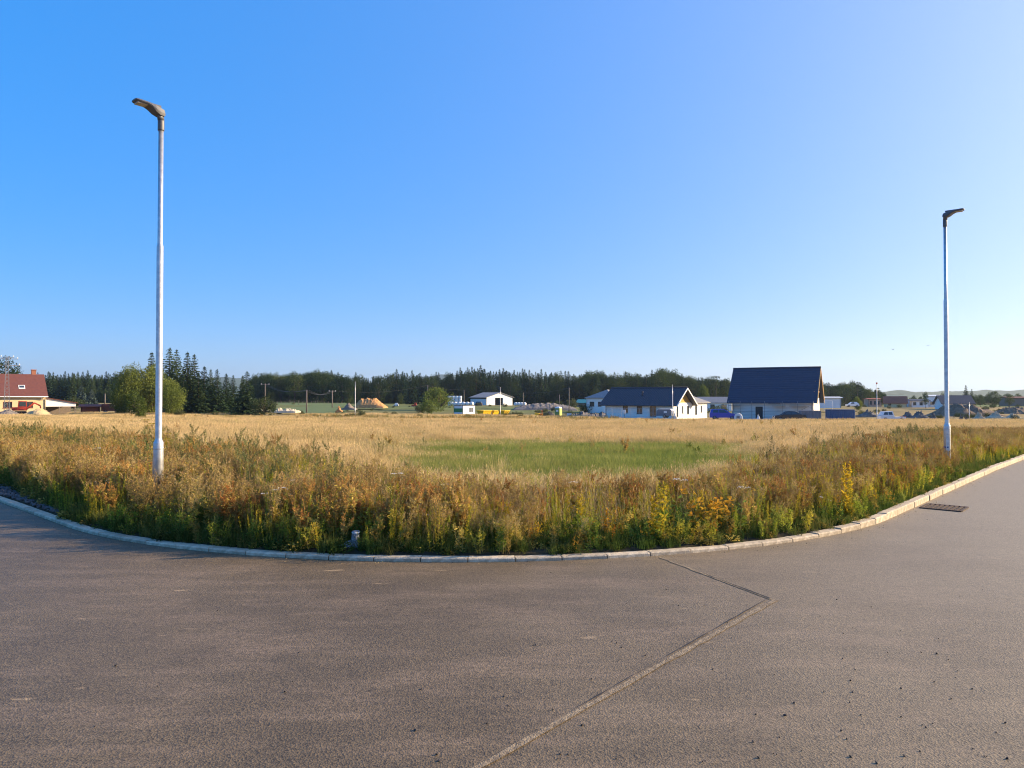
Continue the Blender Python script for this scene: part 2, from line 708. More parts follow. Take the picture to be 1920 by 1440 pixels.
kerb = structure(thing('kerb', 'pale concrete kerb curving round the corner of the field', None))
k_half = kerb_stone_mesh('kerb_stone', 0.5)
k_one = kerb_stone_mesh('long_kerb_stone', 1.0)
s_ = -half - 16.0
while s_ < half + 30:
    ln = 0.5 if -half - 2.0 <= s_ < half + 0.2 else 1.0
    if ln == 1.0 and s_ < -half - 2.0 and s_ + 1 > -half - 2.0:
        ln = 0.5
    mid_s = s_ + ln / 2
    p_, n_ = kerb_point(mid_s)
    o = link('kerb_stone', k_half if ln == 0.5 else k_one, kerb)
    inw = -n_
    o.location = (p_[0], p_[1], float(slope(p_[0], p_[1])) + UPST(mid_s) + rnd.uniform(-0.003, 0.003))
    # local x points from the road into the field
    o.rotation_euler = (rnd.gauss(0, 0.004), rnd.gauss(0, 0.012), math.atan2(inw[1], inw[0]) + rnd.gauss(0, 0.006))
    s_ += ln

# sawn joint where two layings of asphalt meet


def gpx(px, py, z=0.0):
    Y = (CAMH - z) * FPX / (py - HOR)
    return np.array([X_at(px, Y), Y])


def strip(name, pts, w, z, m, parent, jitter=0.004, label=None):
    P = [np.array(pts[0])]
    for a, b in zip(pts[:-1], pts[1:]):
        n = max(2, int(np.linalg.norm(np.array(b) - a) / 0.12))
        for k in range(1, n + 1):
            P.append(np.array(a) + (np.array(b) - a) * k / n)
    b = MB()
    L_, R_ = [], []
    for i, p in enumerate(P):
        d = P[min(i + 1, len(P) - 1)] - P[max(i - 1, 0)]
        d = d / np.linalg.norm(d)
        n = np.array([-d[1], d[0]])
        L_.append(p + n * (w / 2 + rnd.gauss(0, jitter)))
        R_.append(p - n * (w / 2 + rnd.gauss(0, jitter)))
    vs = [(q[0], q[1], z) for q in L_] + [(q[0], q[1], z) for q in R_]
    k = len(P)
    o = b.add(vs, [(i, i + 1, i + 1 + k, i + k) for i in range(k - 1)]).build(name, m, parent)
    return o


J0, J1, J2 = gpx(1238, 1045), gpx(1443, 1122), gpx(860, 1455)
strip('joint_sand', [J0, J1], 0.034, 0.004, M['seam'], road)
strip('joint_sand', [J1 + np.array([0.03, -0.02]), J2], 0.042, 0.0044, M['seam'], road)
off = np.array([0.0, 0.028])
strip('joint_crack', [J0 + (J1 - J0) * 0.45 + off * 0.8, J1 + off * 0.8], 0.008, 0.0062, M['tar'], road, 0.003)
off = np.array([-0.02, 0.012])
strip('joint_crack', [J1 + off, J1 + (J2 - J1) * 0.75 + off], 0.005, 0.0064, M['tar'], road, 0.003)

# drain grate beside the kerb
dp, dn = kerb_point(half + 0.35)
drain = thing('drain_grate', 'rusty slotted storm drain grate in the asphalt beside the right kerb', 'drain grate', (6.74, 11.26, 0.004), math.atan2(dn[1], dn[0]))
MB().box(-0.26, 0.26, -0.26, 0.26, -0.003, 0.0).build('pit_shade', M['dark'], drain)  # flat black plate painted as the shade below the bars
f = MB()
f.box(-0.28, 0.28, -0.29, -0.25, -0.002, 0.012).box(-0.28, 0.28, 0.25, 0.29, -0.002, 0.012).box(-0.29, -0.25, -0.25, 0.25, -0.002, 0.0125).box(0.25, 0.29, -0.25, 0.25, -0.002, 0.0125)
f.build('frame', M['iron'], drain)
for k in range(7):
    x = -0.20 + k * 0.0665
    MB().box(x - 0.018, x + 0.018, -0.25, 0.25, 0.001, 0.011).build('bar', M['iron'], drain)


# ------------------------------------------------------------------ street lamps at the corner
def loft_head(b, secs):
    """secs: (x, z_bottom, z_top, half width)"""
    rings = []
    for x, zb, zt, w in secs:
        q = [(-w, zb + (zt - zb) * 0.35), (-w * 0.86, zb), (w * 0.86, zb), (w, zb + (zt - zb) * 0.35), (w * 0.8, zt - (zt - zb) * 0.12), (w * 0.35, zt), (-w * 0.35, zt), (-w * 0.8, zt - (zt - zb) * 0.12)]
        rings.append([(x, y, z) for y, z in q])
    return b.loft(rings)


def street_lamp(label, loc, aim, band):
    t = thing('street_lamp', label, 'street lamp', loc, aim, 'street lamps at the road corner')
    prof = [(0.068, -0.3), (0.068, 1.0), (0.066, 1.015), (0.047, 1.06), (0.045, 1.08), (0.045, 3.84), (0.044, 3.85), (0.036, 3.885), (0.035, 3.9), (0.034, 5.56)]
    MB().lathe(prof, 20).build('mast', M['galv'], t, True)
    # access door on the lower tube, facing away from the road
    a = R(200)
    MB().prism([(-0.035, 0.45), (0.035, 0.45), (0.035, 0.80), (-0.035, 0.80)], 0.062, 0.0705, 'y').build('access_door', M['galv'], t, rz=a)
    MB().lathe([(0.0685, 0.92), (0.0705, 0.925), (0.0705, 0.94), (0.0685, 0.945)], 20).build('weld_ring', M['galv'], t, True)
    if band:
        MB().prism([(-0.05, 0.515), (0.05, 0.515), (0.05, 0.545), (-0.05, 0.545)], 0.05, 0.071, 'y').build('band', M['sticker'], t, rz=R(170))
    h = MB()
    h.lathe([(0.044, 5.53), (0.045, 5.54), (0.044, 5.66), (0.042, 5.70)], 16)
    h.tube([(0, 0, 5.68), (0.012, 0, 5.74), (0.05, 0, 5.785), (0.09, 0, 5.80)], [0.046, 0.046, 0.043, 0.038], 12)
    h.build('spigot', M['lampgrey'], t, True)
    b = MB()
    loft_head(b, [(-0.045, 5.755, 5.80, 0.043), (-0.030, 5.735, 5.835, 0.061), (0.038, 5.735, 5.855, 0.082), (0.101, 5.765, 5.868, 0.097), (0.164, 5.812, 5.874, 0.100), (0.214, 5.832, 5.878, 0.100), (0.328, 5.842, 5.884, 0.098), (0.362, 5.848, 5.882, 0.089), (0.378, 5.856, 5.876, 0.070)])
    head = b.build('lamp_head', M['lampgrey'], t)
    le = MB()
    le.box(0.205, 0.345, -0.066, 0.066, 5.826, 5.8445)
    le.build('lens', M['lens'], head)
    MB().box(0.0, 0.21, -0.006, 0.006, 5.86, 5.893).build('fin', M['lampgrey'], head)
    return t


a1 = math.atan2(N1[1], N1[0])
a2 = math.atan2(N2[1], N2[0])
LP1 = (-5.09, 10.38)
LP2 = (9.84, 16.3)
street_lamp('tall galvanised street lamp at left with its head pointing left', (LP1[0], LP1[1], g1(*LP1)), a1, False)
street_lamp('galvanised street lamp at right beside the road, blue band on its base', (LP2[0], LP2[1], g1(*LP2)), a2, True)

# ------------------------------------------------------------------ vegetation: leaf soups


def unit(v):
    return v / np.maximum(np.linalg.norm(v, axis=-1, keepdims=True), 1e-9)


def leaves(p, d, L, W, r=rng, fold=0.15):
    """diamond leaves: p base points, d directions, L lengths, W widths -> quads (n,4,3)"""
    n = len(p)
    d = unit(d)
    s = unit(np.cross(d, r.normal(size=(n, 3))))
    nn = np.cross(d, s)
    L = np.broadcast_to(np.asarray(L, float), (n,))[:, None]
    W = np.broadcast_to(np.asarray(W, float), (n,))[:, None]
    m = p + d * L * 0.5 + nn * L * fold
    return np.stack([p, m + s * W / 2, p + d * L, m - s * W / 2], 1)


def ribbons(a, b, w0, w1, r=rng):
    """thin stems as crossed ribbons between points a and b"""
    n = len(a)
    d = unit(b - a)
    s = unit(np.cross(d, r.normal(size=(n, 3))))
    t = np.cross(d, s)
    q = []
    for k in (s, t):
        q.append(np.stack([a - k * w0 / 2, a + k * w0 / 2, b + k * w1 / 2, b - k * w1 / 2], 1))
    return np.concatenate(q)


def blades(n, spread, h, w, lean=0.35, hvar=0.35, r=rng, circ=True):
    """grass blades as two-part bent tapering strips -> quads, tris"""
    a = r.uniform(0, 2 * np.pi, n)
    rad = spread * np.sqrt(r.uniform(0, 1, n)) if circ else 0
    base = np.stack([rad * np.cos(a), rad * np.sin(a), np.zeros(n)], 1) if circ else np.stack([r.uniform(-spread, spread, n), r.uniform(-spread, spread, n), np.zeros(n)], 1)
    H = h * (1 + r.normal(0, hvar, n)).clip(0.35, 1.8)
    b = r.uniform(0, 2 * np.pi, n)
    ld = np.stack([np.cos(b), np.sin(b), np.zeros(n)], 1)
    le = np.abs(r.normal(0, lean, n))[:, None] * H[:, None]
    up = np.array([0, 0, 1.0])
    mid = base + up * H[:, None] * 0.55 + ld * le * 0.3
    tip = base + up * H[:, None] * (1 - 0.25 * np.minimum(le / H[:, None], 1)) + ld * le
    c = r.uniform(0, 2 * np.pi, n)
    s = np.stack([np.cos(c), np.sin(c), np.zeros(n)], 1) * w / 2
    q = np.stack([base - s, base + s, mid + s * 0.8, mid - s * 0.8], 1)
    t = np.stack([mid - s * 0.8, mid + s * 0.8, tip], 1)
    return q, t, tip


def proto(name, quads, tris, mats, qm=None, tm=None):
    return bpy.data.objects.new(name, np_mesh(name, quads, tris, mats, qm, tm))


def stem_points(n, spread, h, lean, hvar=0.15, r=rng):
    a = r.uniform(0, 2 * np.pi, n)
    rad = spread * np.sqrt(r.uniform(0, 1, n))
    base = np.stack([rad * np.cos(a), rad * np.sin(a), np.zeros(n)], 1)
    H = h * (1 + r.normal(0, hvar, n)).clip(0.5, 1.5)
    b = r.uniform(0, 2 * np.pi, n)
    top = base + np.stack([np.cos(b) * lean, np.sin(b) * lean, np.ones(n)], 1) * H[:, None]
    return base, top


def herb(name, mats, stems=4, spread=0.06, h=0.8, lean=0.12, nleaf=18, L=0.08, W=0.03, lo=0.1, hi=0.95, tipL=0.4, rise=0.5, spike=0, spikeL=0.02, spike_lo=0.6, branch=0, sw=0.006, seed=0):
    """upright weed: stems, leaves along them getting smaller upwards, and a dense spike of seeds or buds
    mats: [stem, leaf, spike]"""
    r = np.random.default_rng(seed)
    base, top = stem_points(stems, spread, h, lean, r=r)
    if branch:
        bb, bt = [base], [top]
        for k in range(branch):
            t = r.uniform(0.35, 0.8, stems)[:, None]
            p = base + (top - base) * t
            a = r.uniform(0, 2 * np.pi, stems)
            ln = h * r.uniform(0.15, 0.35, stems)[:, None]
            q = p + unit(np.stack([np.cos(a) * 0.6, np.sin(a) * 0.6, np.ones(stems)], 1)) * ln
            bb.append(p)
            bt.append(q)
        base = np.concatenate(bb)
        top = np.concatenate(bt)
    Q = [ribbons(base, top, sw, sw * 0.5, r)]
    m = [np.zeros(len(Q[0]), int)]
    n = len(base)
    if nleaf:
        t = r.uniform(lo, hi, n * nleaf)
        i = np.repeat(np.arange(n), nleaf)
        p = base[i] + (top - base)[i] * t[:, None]
        a = r.uniform(0, 2 * np.pi, len(t))
        d = np.stack([np.cos(a), np.sin(a), r.normal(rise, 0.35, len(t))], 1)
        k = 1 - (1 - tipL) * t
        Q.append(leaves(p, d, L * k * r.uniform(0.7, 1.3, len(t)), W * k, r))
        m.append(np.ones(len(t), int))
    if spike:
        t = r.uniform(spike_lo, 1.03, n * spike)
        i = np.repeat(np.arange(n), spike)
        rad = 0.022 * h * (1.15 - (t - spike_lo) / (1.03 - spike_lo))
        p = base[i] + (top - base)[i] * t[:, None] + r.normal(size=(len(t), 3)) * rad[:, None]
        Q.append(leaves(p, r.normal(size=(len(t), 3)) + np.array([0, 0, 0.8]), spikeL * r.uniform(0.6, 1.4, len(t)), spikeL * 0.6, r))
        m.append(np.full(len(t), 2))
    return proto(name, np.concatenate(Q), None, mats, np.concatenate(m))


def scatter(name, label, cat, protos, P, sc, idx=None, tilt=0.12, r=rng):
    n = len(P)
    me = bpy.data.meshes.new(name)
    me.vertices.add(n)
    me.vertices.foreach_set('co', P.astype(np.float32).ravel())
    rot = np.stack([r.normal(0, tilt, n), r.normal(0, tilt, n), r.uniform(0, 2 * np.pi, n)], 1)
    for nm, ty, key, da in (('rot', 'FLOAT_VECTOR', 'vector', rot), ('scl', 'FLOAT', 'value', sc), ('idx', 'INT', 'value', idx if idx is not None else r.integers(0, len(protos), n))):
        a = me.attributes.new(nm, ty, 'POINT')
        a.data.foreach_set(key, np.asarray(da, np.int32 if ty == 'INT' else np.float32).ravel())
    o = link(name, me)
    ng = bpy.data.node_groups.new(name, 'GeometryNodeTree')
    ng.interface.new_socket('Geometry', in_out='INPUT', socket_type='NodeSocketGeometry')
    ng.interface.new_socket('Geometry', in_out='OUTPUT', socket_type='NodeSocketGeometry')
    N = ng.nodes.new
    gi = N('NodeGroupInput')
    go = N('NodeGroupOutput')
    jn = N('GeometryNodeJoinGeometry')

    def attr(nm, ty):
        k = N('GeometryNodeInputNamedAttribute')
        k.data_type = ty
        k.inputs['Name'].default_value = nm
        return [q for q in k.outputs if q.name == 'Attribute' and q.enabled][0]
    ro, sl, ix = attr('rot', 'FLOAT_VECTOR'), attr('scl', 'FLOAT'), attr('idx', 'INT')
    for k, pr in enumerate(protos):
        oi = N('GeometryNodeObjectInfo')
        oi.inputs['Object'].default_value = pr
        cp = N('FunctionNodeCompare')
        cp.data_type = 'INT'
        cp.operation = 'EQUAL'
        ng.links.new(ix, cp.inputs[2])
        cp.inputs[3].default_value = k
        ip = N('GeometryNodeInstanceOnPoints')
        ng.links.new(gi.outputs[0], ip.inputs['Points'])
        ng.links.new(cp.outputs[0], ip.inputs['Selection'])
        ng.links.new(oi.outputs['Geometry'], ip.inputs['Instance'])
        ng.links.new(ro, ip.inputs['Rotation'])
        ng.links.new(sl, ip.inputs['Scale'])
        ng.links.new(ip.outputs[0], jn.inputs[0])
    ng.links.new(jn.outputs[0], go.inputs[0])
    md = o.modifiers.new('scatter', 'NODES')
    md.node_group = ng
    return tag(o, label, cat, None, 'stuff')


# colours of the plants
M['straw'] = leaf_mat('straw_grass', (0.34, 0.29, 0.11), (0.60, 0.44, 0.20), (0.72, 0.54, 0.27), 0.16, 0.18, 0.3)
M['strawhead'] = leaf_mat('straw_seed_heads', (0.58, 0.41, 0.20), (0.72, 0.52, 0.27), None, 0.3, 0.2, 0.3)
M['grass'] = leaf_mat('green_grass', (0.17, 0.22, 0.05), (0.25, 0.28, 0.07), (0.36, 0.34, 0.11), 0.4, 0.2, 0.4)
M['vgrass'] = leaf_mat('verge_grass', (0.052, 0.092, 0.018), (0.086, 0.127, 0.028), (0.161, 0.155, 0.046), 0.8, 0.25, 0.4)
M['mug'] = leaf_mat('grey_green_leaf', (0.104, 0.156, 0.052), (0.156, 0.202, 0.065), (0.234, 0.247, 0.078), 1.2, 0.25, 0.3)
M['mugspike'] = leaf_mat('mugwort_spike', (0.143, 0.163, 0.072), (0.221, 0.195, 0.078), None, 1.5, 0.25, 0.2)
M['rust'] = leaf_mat('rust_seed', (0.38, 0.17, 0.055), (0.48, 0.26, 0.08), (0.56, 0.37, 0.13), 1.5, 0.3, 0.25)
M['brownleaf'] = leaf_mat('brown_leaf', (0.275, 0.206, 0.056), (0.413, 0.312, 0.075), (0.525, 0.413, 0.106), 1.5, 0.3, 0.3)
M['drystem'] = leaf_mat('dry_stem', (0.350, 0.250, 0.088), (0.475, 0.350, 0.125), (0.600, 0.450, 0.175), 2, 0.25, 0.15)
M['yellow'] = leaf_mat('yellow_leaf', (0.32, 0.26, 0.03), (0.50, 0.38, 0.035), (0.60, 0.40, 0.03), 2, 0.2, 0.4)
M['ygreen'] = leaf_mat('yellow_green_leaf', (0.207, 0.276, 0.034), (0.345, 0.380, 0.052), (0.506, 0.425, 0.057), 1.5, 0.25, 0.4)
M['orange'] = leaf_mat('orange_leaf', (0.42, 0.16, 0.02), (0.52, 0.26, 0.03), (0.5, 0.34, 0.04), 2, 0.2, 0.4)
M['green'] = leaf_mat('weed_leaf', (0.108, 0.176, 0.034), (0.162, 0.236, 0.047), (0.270, 0.297, 0.061), 1.2, 0.25, 0.4)
M['shade_leaf'] = leaf_mat('shaded_ground_leaf', (0.042, 0.072, 0.018), (0.066, 0.102, 0.024), (0.108, 0.120, 0.030), 1.2, 0.25, 0.3)  # darker leaf green: shade under the weed belt put into the colour
M['white'] = leaf_mat('white_petal', (0.62, 0.60, 0.55), (0.75, 0.73, 0.68), None, 3, 0.1, 0.3)
M['purple'] = leaf_mat('purple_brown', (0.288, 0.180, 0.084), (0.408, 0.276, 0.120), (0.504, 0.372, 0.168), 1.5, 0.25, 0.2)


def straw_tuft(name, n, spread, h, w, seed, heads=True, mats=None):
    r = np.random.default_rng(seed)
    q, t, tip = blades(n, spread, h, w, 0.55, 0.4, r, circ=False)
    mats = mats or [M['straw'], M['strawhead']]
    qm = np.zeros(len(q), int)
    if heads:
        k = r.random(n) < 0.22
        hp = tip[k]
        hq = leaves(hp - np.array([0, 0, 0.05 * h / 0.5]), r.normal(0, 0.25, (k.sum(), 3)) + np.array([0, 0, 1]), h * 0.22, w * 1.4, r)
        q = np.concatenate([q, hq])
        qm = np.concatenate([qm, np.ones(len(hq), int)])
    return proto(name, q, t, mats, qm)


def umbel(name, mats, h, heads, seed, hr=0.05):
    r = np.random.default_rng(seed)
    base, top = stem_points(heads, 0.03, h, 0.2, r=r)
    Q = [ribbons(base, top, 0.006, 0.004, r)]
    m = [np.zeros(len(Q[0]), int)]
    for b, t in zip(base, top):
        n = 34
        a = r.uniform(0, 2 * np.pi, n)
        rad = hr * np.sqrt(r.uniform(0, 1, n))
        p = t + np.stack([rad * np.cos(a), rad * np.sin(a), 0.01 - rad * 0.15], 1)
        d = np.stack([np.cos(a), np.sin(a), r.normal(0.15, 0.15, n)], 1)
        Q.append(leaves(p, d, 0.016, 0.016, r))
        m.append(np.full(n, 1))
        k = 8
        Q.append(ribbons(np.repeat((t - np.array([0, 0, 0.05]))[None], k, 0), t + np.stack([hr * 0.7 * np.cos(np.arange(k)), hr * 0.7 * np.sin(np.arange(k)), np.zeros(k)], 1), 0.003, 0.002, r))
        m.append(np.zeros(2 * k, int))
    n = 14 * heads
    i = r.integers(0, heads, n)
    tt = r.uniform(0.05, 0.7, n)[:, None]
    p = base[i] + (top - base)[i] * tt
    Q.append(leaves(p, r.normal(size=(n, 3)) + np.array([0, 0, 0.5]), 0.09, 0.02, r))
    m.append(np.full(n, 2))
    return proto(name, np.concatenate(Q), None, mats, np.concatenate(m))


def low_cover(name, m, n, spread, h, L, W, seed):
    r = np.random.default_rng(seed)
    a = r.uniform(0, 2 * np.pi, n)
    rad = spread * np.sqrt(r.uniform(0, 1, n))
    z = h * r.uniform(0.05, 1, n) * (1 - 0.5 * (rad / spread) ** 2)
    p = np.stack([rad * np.cos(a), rad * np.sin(a), z], 1)
    d = np.stack([np.cos(a) + r.normal(0, 0.7, n), np.sin(a) + r.normal(0, 0.7, n), r.normal(0.25, 0.4, n)], 1)
    q = leaves(p, d, L * r.uniform(0.6, 1.4, n), W, r)
    k = n // 5
    st = ribbons(np.stack([p[:k, 0] * 0.2, p[:k, 1] * 0.2, np.zeros(k)], 1), p[:k], 0.004, 0.003, r)
    return proto(name, np.concatenate([q, st]), None, [m])


P_mug = [herb('mugwort_%d' % k, [M['drystem'], M['mug'], M['mugspike']], 5, 0.11, 0.95, 0.10, 34, 0.075, 0.015, 0.05, 1.0, 0.35, 0.95, 46, 0.022, 0.5, 1, seed=10 + k) for k in range(3)]
P_dock = [herb('dock_%d' % k, [M['drystem'], M['brownleaf'], M['rust']], 4, 0.07, 0.75, 0.10, 9, 0.10, 0.03, 0.02, 0.7, 0.4, 0.4, 95, 0.017, 0.42, 3, seed=20 + k) for k in range(3)]
P_dry = [herb('dry_weed_%d' % k, [M['drystem'], M['brownleaf'], M['purple']], 6, 0.09, 0.72, 0.14, 12, 0.055, 0.012, 0.1, 0.95, 0.5, 0.7, 34, 0.016, 0.6, 3, sw=0.0045, seed=30 + k) for k in range(3)]
P_yel = [herb('yellowing_weed_%d' % k, [M['ygreen'], [M['yellow'], M['ygreen'], M['ygreen']][k], M['yellow']], 5, 0.13, 0.62, 0.10, 38, 0.055, 0.013, 0.04, 1.0, 0.45, 0.85, 16, 0.016, 0.75, 0, seed=40 + k) for k in range(3)]
P_leaf = [herb('leafy_weed_%d' % k, [M['drystem'], [M['green'], M['ygreen'], M['brownleaf']][k], M['green']], 5, 0.10, 0.48, 0.2, 30, 0.08, 0.022, 0.05, 1.0, 0.5, 0.5, 10, 0.02, 0.6, 1, seed=50 + k) for k in range(3)]
P_orange = [herb('orange_weed_%d' % k, [M['rust'], [M['orange'], M['yellow']][k], M['orange']], 4, 0.08, 0.42, 0.22, 20, 0.06, 0.03, 0.15, 1.0, 0.7, 0.2, 0, seed=60 + k) for k in range(2)]
P_umbel = [umbel('yarrow_%d' % k, [M['drystem'], M['white'], M['mug']], 0.66, 3, 70 + k) for k in range(2)]
P_vg = [straw_tuft('verge_tuft_%d' % k, 70, 0.13, 0.22, 0.007, 80 + k, False, [M['vgrass']]) for k in range(2)]
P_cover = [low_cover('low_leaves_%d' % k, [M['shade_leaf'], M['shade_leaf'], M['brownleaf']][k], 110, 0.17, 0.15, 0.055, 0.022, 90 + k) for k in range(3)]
P_tallgrass = [straw_tuft('belt_grass_%d' % k, 46, 0.14, 0.5, 0.0045, 100 + k) for k in range(2)]
P_straw_n = [straw_tuft('straw_near_%d' % k, 760, 0.55, 0.27, 0.0065, 110 + k) for k in range(3)]
P_straw_f = [straw_tuft('straw_far_%d' % k, 900, 1.5, 0.24, 0.018, 120 + k) for k in range(3)]
P_green_n = [straw_tuft('green_near_%d' % k, 700, 0.55, 0.15, 0.008, 130 + k, False, [M['grass']]) for k in range(2)]

# ------------------------------------------------------------------ where the plants grow


def view_px(x, y):
    return 960 + x * FPX / np.maximum(y, 0.1)


def belt_w(x, y):
    """depth of the weed belt behind the kerb"""
    p = view_px(x, y)
    w = np.interp(p, [-400, 300, 620, 800, 1000, 1300, 1480, 1700, 2100], [4.6, 4.4, 4.0, 3.1, 2.7, 2.8, 3.6, 4.4, 5.0])
    return w + 0.5 * wob(x, y, 1.3, 4)


def in_view(x, y, m=180):
    p = view_px(x, y)
    return (p > -m) & (p < 1920 + m)


def sample(n, ylo, yhi, xlim=None, dens=None):
    """n tries, uniform on the ground, kept where dens > random"""
    y = rng.uniform(ylo, yhi, n)
    w = 0.80 * yhi + 2
    x = rng.uniform(-w, w, n)
    k = in_view(x, y)
    x, y = x[k], y[k]
    d = kerb_d(x, y)
    pr = dens(x, y, d)
    k = rng.random(len(x)) < pr
    return x[k], y[k], d[k]


def pts(x, y, dz=-0.01):
    return np.stack([x, y, G(x, y) + dz], 1)


def clear(x, y, d):
    """bare spots: gravel by the left kerb, the lamp masts, the wrapped stub"""
    k = d > 0.14
    p = view_px(x, y)
    k &= ~((p < 120) & (d < 0.75 - np.clip((p + 60) / 180, 0, 1) * 0.5))
    for q in (LP1, LP2):
        k &= np.hypot(x - q[0], y - q[1]) > 0.12
    k &= ~((np.abs(x - STUB[0]) < 0.08) & (y < STUB[1] + 0.08) & (y > STUB[1] - 0.6))
    return k


STUB = gpx(668, 1024, 0.06)
FY = 34.0   # belt reaches this far along the right road


def belt(lo=0.17, hi=1.0, seed=0, thr=-0.2, dmax=1.0, s=0.9, edge=0.6):
    """density for a species in the belt, patchy; lo..hi are fractions of the belt depth"""
    def f(x, y, d):
        w = belt_w(x, y)
        t = d / w
        k = (d > 0.15) & (t > lo) & clear(x, y, d)
        fall = 1 - sm((t - hi * (1 - edge * 0.3)) / (hi * edge * 0.6))
        return dmax * k * fall * sm((wob(x, y, s, seed) - thr) / 0.5)
    return f


def do(name, label, cat, protos, n, dens, sc=(0.7, 1.2), ylo=7, yhi=FY, tilt=0.12, dz=-0.01):
    x, y, d = sample(n, ylo, yhi, dens=dens)
    # plants right at the kerb stay lower
    k = rng.uniform(sc[0], sc[1], len(x)) * np.interp(d, [0.15, 0.7], [0.72, 1.0]) * np.interp(view_px(x, y), [0, 600, 800, 1000, 1300, 1500, 1700, 1900], [0.84, 0.84, 0.76, 0.68, 0.66, 0.70, 0.70, 0.62])
    return scatter(name, label, cat, protos, pts(x, y, dz), k, tilt=tilt)


do('verge_grass', 'short green grass along the back edge of the kerb', 'grass', P_vg, 150000, lambda x, y, d: clear(x, y, d) * (d < 5) * np.interp(d, [0.15, 0.6, 2, 5], [1, 0.8, 0.35, 0.12]), (0.6, 1.2))
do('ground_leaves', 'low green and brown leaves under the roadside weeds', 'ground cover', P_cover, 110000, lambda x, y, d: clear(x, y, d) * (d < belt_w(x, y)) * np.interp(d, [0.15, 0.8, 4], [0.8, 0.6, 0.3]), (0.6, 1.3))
do('belt_grass', 'tall straw-coloured grass between the roadside weeds', 'grass', P_tallgrass, 60000, belt(0.25, 1.3, 3, -0.6, 0.26), (0.6, 1.15))
do('leafy_weeds', 'green leafy weeds massed along the kerb', 'weeds', P_leaf, 60000, belt(0.03, 1.0, 11, -0.5, 0.62), (0.6, 1.25))
do('dry_weeds', 'brown dry branching weeds filling the roadside belt', 'weeds', P_dry, 60000, belt(0.1, 1.05, 12, -0.5, 0.62), (0.6, 1.15))
do('dock_stems', 'rust-red seed spikes standing all through the weed belt', 'weeds', P_dock, 60000, belt(0.08, 1.0, 13, -0.1, 0.40), (0.6, 1.1))
do('yellowing_weeds', 'yellow-green narrow-leaved weeds scattered through the belt', 'weeds', P_yel, 60000, belt(0.04, 1.0, 14, -0.35, 0.6), (0.6, 1.2))
do('orange_weeds', 'low orange-leaved weeds near the right half of the kerb', 'weeds', P_orange, 40000, lambda x, y, d: belt(0.04, 0.6, 15, 0.1, 0.5)(x, y, d) * (view_px(x, y) > 900), (0.6, 1.2))


def mug_d(x, y, d):
    p = view_px(x, y)
    z = np.interp(p, [-300, 60, 380, 640, 720, 1480, 1580, 1720, 1800], [0.36, 0.42, 0.55, 0.45, 0.06, 0.04, 0.32, 0.25, 0.06])
    return z * belt(0.42, 1.08, 16, -0.5, 0.6)(x, y, d)


do('mugwort', 'tall grey-green mugwort spikes at the back of the weed belt', 'weeds', P_mug, 40000, mug_d, (0.6, 1.1))

# open field: straw grass, nearer tufts finer than far ones
def straw_d(x, y, d):
    g = green_zone(x, y)
    edge = sm((d - belt_w(x, y) + 1.4) / 1.2)
    thin = 1 - 0.55 * sm((view_px(x, y) - 1350) / 250) * (y < 40)
    return ((d > 0.6) | ((d < -7.2) & (y > 17))) * np.where(d < 0, 1.0, edge) * (1 - 0.95 * g) * thin * (0.55 + 0.45 * sm(0.6 + wob(x, y, 0.22, 41)))


x, y, d = sample(30000, 9, 46, dens=straw_d)
scatter('straw_grass', 'golden dry grass covering the near half of the field', 'grass', P_straw_n, pts(x, y), rng.uniform(0.55, 1.25, len(x)) * (1 + 0.3 * wob(x, y, 0.5, 8)) * (1 - 0.4 * green_zone(x, y)), tilt=0.06)
x, y, d = sample(26000, 42, 158, dens=lambda x, y, d: (np.abs(x) < 110) * np.where(y < 104, 1.0, 0.75 * sm(0.55 + wob(x, y, 0.07, 61))))
strip_ = (y > 93) & (y < 121) & (view_px(x, y) > 590) & (view_px(x, y) < 1150) & (wob(view_px(x, y) / 50, y / 6, 1, 6) > -0.3)
keep = ~strip_ & ~((y > 100) & (view_px(x, y) > 1110)) & ~((y > 112) & (view_px(x, y) < 140))
x, y = x[keep], y[keep]
scatter('far_straw_grass', 'golden dry grass covering the far half of the field', 'grass', P_straw_f, pts(x, y), rng.uniform(0.6, 1.15, len(x)), tilt=0.04)
x, y, d = sample(30000, 9, 32, dens=lambda x, y, d: (d > 1.5) * sm((d - belt_w(x, y) + 1.5) / 1.2) * (0.95 * green_zone(x, y) + 0.16 + 0.25 * sm(wob(x, y, 0.3, 31) / 0.5) + 0.3 * sm((view_px(x, y) - 1350) / 200)))
scatter('green_grass', 'fresh green grass patch behind the weeds', 'grass', P_green_n, pts(x, y), rng.uniform(0.6, 1.2, len(x)), tilt=0.05)
x, y, d = sample(9000, 17, 100, dens=lambda x, y, d: (d > 5) * 0.5 * sm((wob(x, y, 0.16, 51) + wob(x, y, 0.6, 52) - 0.25) / 0.5))
scatter('field_tufts', 'low green and brown tufts dotted over the straw field', 'weeds', P_leaf + P_dry[:1] + P_dock[:1] + P_cover[:1], pts(x, y), rng.uniform(0.45, 0.95, len(x)))
# sparse weeds out in the field and an olive tangle on the right
do('field_weeds', 'scattered brown and olive weeds in the right part of the field', 'weeds', P_dry + P_leaf[:2] + P_mug[:1] + P_dock[:1], 40000, lambda x, y, d: (d > 1) * sm((d - belt_w(x, y) + 2) / 1.5) * (0.02 + 0.30 * sm((view_px(x, y) - 1330) / 260)) * sm((wob(x, y, 0.35, 21) + 0.5) / 0.6), (0.35, 0.85), 10, 48)
